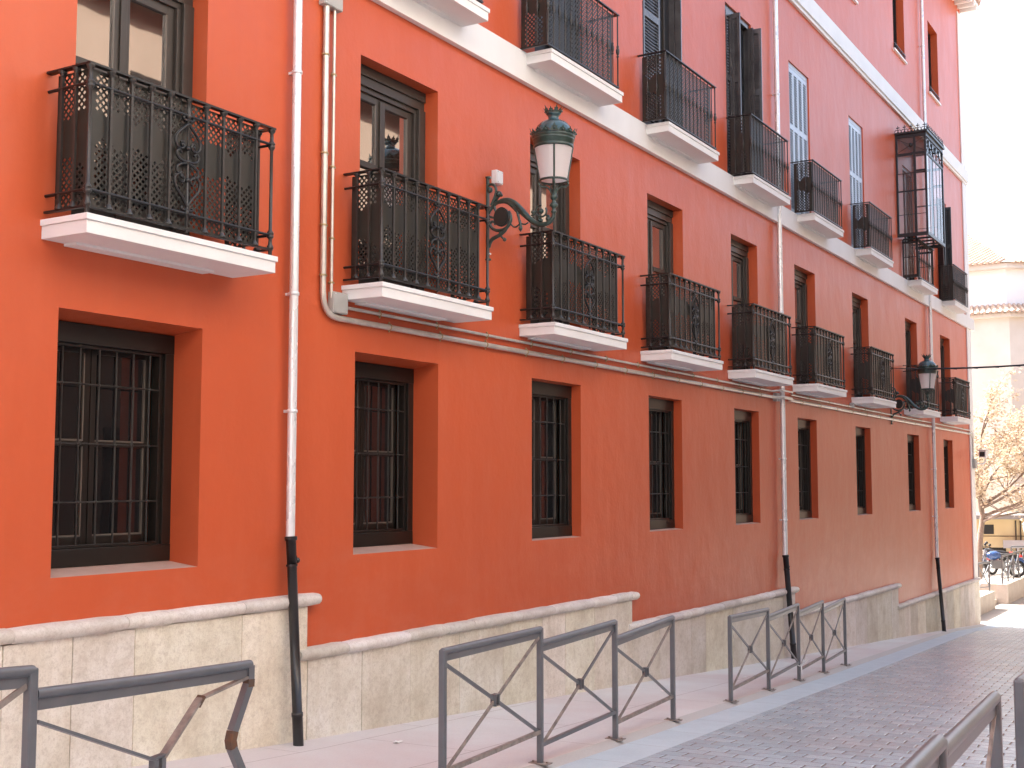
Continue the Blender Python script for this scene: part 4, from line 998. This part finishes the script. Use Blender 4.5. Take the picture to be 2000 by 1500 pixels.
o = b.build('grey_board', mat('grey_panel', (.36,.34,.36), .6, var=(.40,.38,.39), scale=3)); o.location = yb_.location; o.rotation_euler = yb_.rotation_euler; tag(o, 'plain grey horizontal board on posts in front of the yellow building', 'board')
# church with two tiled eaves
CH = Vector((63.24,2.83,-4)); ch = empty('church', CH); tag(ch, 'pale stone church with two tiers of clay-tiled eaves rising behind the tree', 'church')
dl = Vector((.02,1,0)).normalized(); dr = Vector((.60,-.80,0)).normalized()
def poly(off):
    nl = Vector((-dl.y,dl.x,0)); nr = Vector((-dr.y,dr.x,0)); nr = -Vector((dr.y,-dr.x,0)) if False else Vector((dr.y,-dr.x,0))
    nl = Vector((-1,.02,0)); nr = Vector((-.80,-.60,0)); c0 = (nl+nr).normalized()*(-0)  # outward normals of the two faces
    c = (nl+nr).normalized()*off*1.2
    return [c, c+dr*(9+off), c+dr*(9+off)+Vector((12,0,0)), c+dl*(11+off)+Vector((12,0,0)), c+dl*(11+off)]
M['church'] = mat('church_stone', (.60,.54,.46), .8, var=(.70,.655,.59), scale=.5, bump=.01, bscale=3)
M['church_up'] = mat('church_white', (.84,.82,.79), .8, var=(.88,.87,.85), scale=.6)
b = MB(); b.prism([(p.x,p.y) for p in poly(.5)], 0, 12.2); b.build('wall', M['church'], ch)
b = MB(); b.prism([(p.x,p.y) for p in poly(0)], 12.2, 14.8); b.build('upper_wall', M['church_up'], ch)
def tiled(ring0, z0, apex=None, ring1=None, z1=None, name='roof'):
    b = MB(); n = len(ring0)
    for i in range(n):
        a, c = ring0[i], ring0[(i+1)%n]; A0 = Vector((a.x,a.y,z0)); C0 = Vector((c.x,c.y,z0))
        if apex: b.add([A0,C0,apex],[(0,1,2)])
        else: a1, c1 = ring1[i], ring1[(i+1)%n]; A1 = Vector((a1.x,a1.y,z1)); C1 = Vector((c1.x,c1.y,z1)); b.add([A0,C0,C1,A1],[(0,1,2,3)])
        if i in (1,2,3) and False: continue
        k = max(1,int((C0-A0).length/.27))
        if (C0-A0).length > 13: continue
        for j in range(k):
            t = (j+.5)/k; s_ = A0.lerp(C0,t); e_ = apex if apex else A1.lerp(C1,t)
            if apex:    # rows run straight up the slope until they meet a hip
                mid = (A0+C0)/2; upd = (apex-mid); run = 1-abs(2*t-1); e_ = s_+upd*run
            if (e_-s_).length > .3: b.tube([s_,e_], .085, 6)
    return b.build(name, M['tile'], ch)
tiled(poly(.55), 14.75, apex=Vector((5.6,2.9,17.6)), name='roof')
tiled(poly(1.05), 12.25, ring1=poly(.0), z1=12.75, name='lower_roof')
b = MB(); b.prism([(p.x,p.y) for p in poly(.85)], 12.05, 12.23); b.prism([(p.x,p.y) for p in poly(.4)], 14.5, 14.74); b.build('cornice', M['church'], ch)
# tree with dry pale leaves
TB = Vector((47.45,1.62,-3.46)); tree = empty('autumn_tree', TB); tag(tree, 'tree with pale dry yellow leaves and a leaning trunk in front of the church', 'tree')
b = MB(); twigs = []
def branch(p, d, L, r, lvl):
    pts = [p]; q = p.copy(); dd = d.normalized()
    for k in range(5):
        dd = (dd+Vector((rnd.uniform(-.18,.18),rnd.uniform(-.18,.18),rnd.uniform(-.06,.14)))).normalized(); q = q+dd*(L/5); pts.append(q.copy())
    b.tube(pts, [r*(1-.65*k/5) for k in range(6)], 8 if lvl < 2 else 5)
    if lvl >= 3: twigs.extend(pts[1:]); return
    if lvl == 2: twigs.extend(pts[3:])
    for k in range(5 if lvl == 0 else 4):
        i = rnd.choice([2,3,4,5]) if lvl else rnd.choice([4,5]); a = rnd.uniform(0,2*PI)
        nd = (dd*.55+Vector((math.cos(a),math.sin(a),rnd.uniform(-.15,.75)))).normalized(); branch(pts[i], nd, L*rnd.uniform(.5,.8) if lvl else L*.62, r*.42, lvl+1)
RT = Vector((.51,-.86,0))
tp = [Vector((0,0,-.3)),Vector((.02,0,.6)),Vector((.06,-.06,1.5)),Vector((.10,-.16,2.3)),Vector((.05,-.10,3.0))]
b.tube(smooth(tp,4), [.15-.005*i for i in range(17)], 10)
for q,dv,L_,r_ in ((3.0,(.1,-.1,1),2.3,.08),(2.9,(-.35,.6,.9),2.2,.06),(2.7,(.6,-.9,.75),2.8,.07),(2.3,(.7,-1.2,.35),3.2,.07),(2.1,(-.2,-.8,.3),2.2,.05),(3.0,(.9,-.2,.9),2.2,.06),(2.2,(.9,-.9,.05),2.8,.055),(2.6,(.2,-1.4,.7),3.0,.06),(2.4,(-.8,.1,.5),2.0,.05)):
    branch(Vector((.08,-.12,q)), Vector(dv), L_, r_, 1)
b.build('trunk', mat('grey_bark', (.20,.15,.12), .9, var=(.30,.24,.20), scale=12, bump=.01, bscale=20), tree)
lf = MB()
for p in twigs:
    for _ in range(16):
        c = p+Vector((rnd.gauss(0,.16),rnd.gauss(0,.16),rnd.gauss(0,.13))); s_ = rnd.uniform(.045,.085)
        u_ = Vector((rnd.gauss(0,1),rnd.gauss(0,1),rnd.gauss(0,.6))).normalized(); v_ = u_.cross(Vector((rnd.gauss(0,1),rnd.gauss(0,1),rnd.gauss(0,1)))).normalized()
        lf.add([c-u_*s_,c-v_*s_*.5,c+u_*s_,c+v_*s_*.5],[(0,1,2,3)])
lm = mat('dry_leaf', (.40,.31,.22), .7, var=(.56,.48,.38), scale=5); N, L, pb = nodes_of(lm)
tr = N.new('ShaderNodeBsdfTranslucent'); tr.inputs[0].default_value = (.62,.50,.36,1); x_ = N.new('ShaderNodeMixShader'); x_.inputs[0].default_value = .4
L.new(pb.outputs[0], x_.inputs[1]); L.new(tr.outputs[0], x_.inputs[2]); L.new(x_.outputs[0], N['Material Output'].inputs[0])
lf.build('crown', lm, tree)
# small lantern by the yellow building
root = empty('hanging_lantern', (54.0,.95,-1.95)); tag(root, 'small pale hanging lantern in front of the yellow building', 'lantern')
b = MB(); b.lathe([(.06,0),(.13,.32)], (0,0,0), 8, smooth=False); b.build('lamp_glass', M['frost'], root)
b = MB(); b.lathe([(.16,.32),(.14,.36),(.05,.46),(.02,.55),(.0001,.6)], (0,0,0), 8, smooth=False); b.lathe([(.07,-.03),(.07,0),(.0001,0)],(0,0,0),8); b.tube([(0,0,.55),(0,0,.8),(1.0,.5,.85)], .02, 6); b.build('hood', M['lamp'], root)
# motorcycles parked on the terrace
def wheel(mb, x, z, r, y=0):
    mb.tube([(x+r*math.cos(a),y,z+r*math.sin(a)) for a in [2*PI*k/20 for k in range(20)]], .055, 8, closed=True)
def motorcycle(loc, rz, colr, label, shield):
    root = empty('motorcycle', loc, rz); tag(root, label, 'motorcycle', 'motorcycles parked on the terrace')
    for x in (-.68,.70):
        b = MB(); wheel(b, x, .31, .27); o = b.build('wheel', M['black'], root)
        s_ = MB(); s_.tube([(x,-.04,.31),(x,.04,.31)], .07, 10)
        for k in range(6): a = k*PI/3; s_.bar((x,0,.31),(x+.24*math.cos(a),0,.31+.24*math.sin(a)),.02,.02,up_=(0,1,0))
        s_.build('rim', M['zinc'], o)
    b = MB(); b.lathe([(.0001,-.28),(.10,-.24),(.17,-.05),(.16,.12),(.08,.25),(.0001,.28)], (0,0,0), 12); o = b.build('fuel_tank', colr, root, (.14,0,.80)); o.rotation_euler = (0,PI/2,0)
    b = MB(); b.lathe([(.0001,-.36),(.10,-.34),(.14,-.1),(.12,.2),(.07,.36),(.0001,.38)], (0,0,0), 10, sy=1.2, sx=.6); o = b.build('seat', M['black'], root, (-.38,0,.80)); o.rotation_euler = (0,PI/2-.12,0)
    b = MB(); b.box(-.2,.22,-.16,.16,.32,.62); b.tube([(.62,-.1,.35),(.42,-.1,.98)], .03, 8); b.tube([(.62,.1,.35),(.42,.1,.98)], .03, 8); b.tube([(-.68,-.1,.31),(-.2,-.12,.42)], .03, 6); b.tube([(-.9,-.16,.42),(-.1,-.18,.34)], .045, 8); b.build('frame', mat('engine_metal', (.2,.2,.21), .35, metal=.8), root, bevel=.03)
    b = MB(); b.tube(smooth([(.22,-.36,1.02),(.38,-.2,1.06),(.40,0,1.04),(.38,.2,1.06),(.22,.36,1.02)],4), .016, 6); b.build('handlebar', M['black'], root)
    for s_ in (-1,1):
        b = MB(); b.ball((.36,s_*.30,1.20),.055,8); b.tube([(.36,s_*.26,1.06),(.36,s_*.30,1.18)],.008,5); b.build('mirror', M['black'], root)
    b = MB(); b.ball((.56,0,.90),.10,10); b.build('headlight', M['camwhite'], root)
    b = MB(); b.box(-.86,-.80,-.10,.10,.74,.82); b.build('tail_light', mat('red_lens', (.6,.02,.02), .3), root, bevel=.01)
    b = MB(); b.box(-.93,-.92,-.10,.10,.50,.66); b.build('number_plate', M['camwhite'], root)
    b = MB(); b.tube(smooth([(-.95,0,.55),(-.85,0,.64),(-.66,0,.66),(-.45,0,.6)],3), .07, 8); b.tube(smooth([(.45,0,.52),(.62,0,.62),(.82,0,.57),(.94,0,.46)],3), .07, 8); b.build('mudguard', colr, root)
    if shield:
        b = MB(); b.add([(.62,-.18,.98),(.62,.18,.98),(.42,.15,1.42),(.42,-.15,1.42),(.56,0,1.0),(.50,0,1.44)], [(0,4,5,3),(4,1,2,5)]); o = b.build('windshield', M['frost'], root)
blue = mat('blue_paint', (.04,.10,.28), .25, coat=.5); redp = mat('red_paint', (.45,.03,.04), .25, coat=.5); blk = mat('black_paint', (.03,.03,.035), .25, coat=.5)
motorcycle((49.5,1.95,-3.42), math.radians(150), redp, 'red motorcycle nearest the tree trunk, mostly hidden by the corner', False)
motorcycle((50.8,1.75,-3.42), math.radians(130), blk, 'black motorcycle with a pale windshield behind the others', True)
motorcycle((48.9,1.20,-3.42), math.radians(115), blue, 'blue motorcycle beside the terrace railing', False)
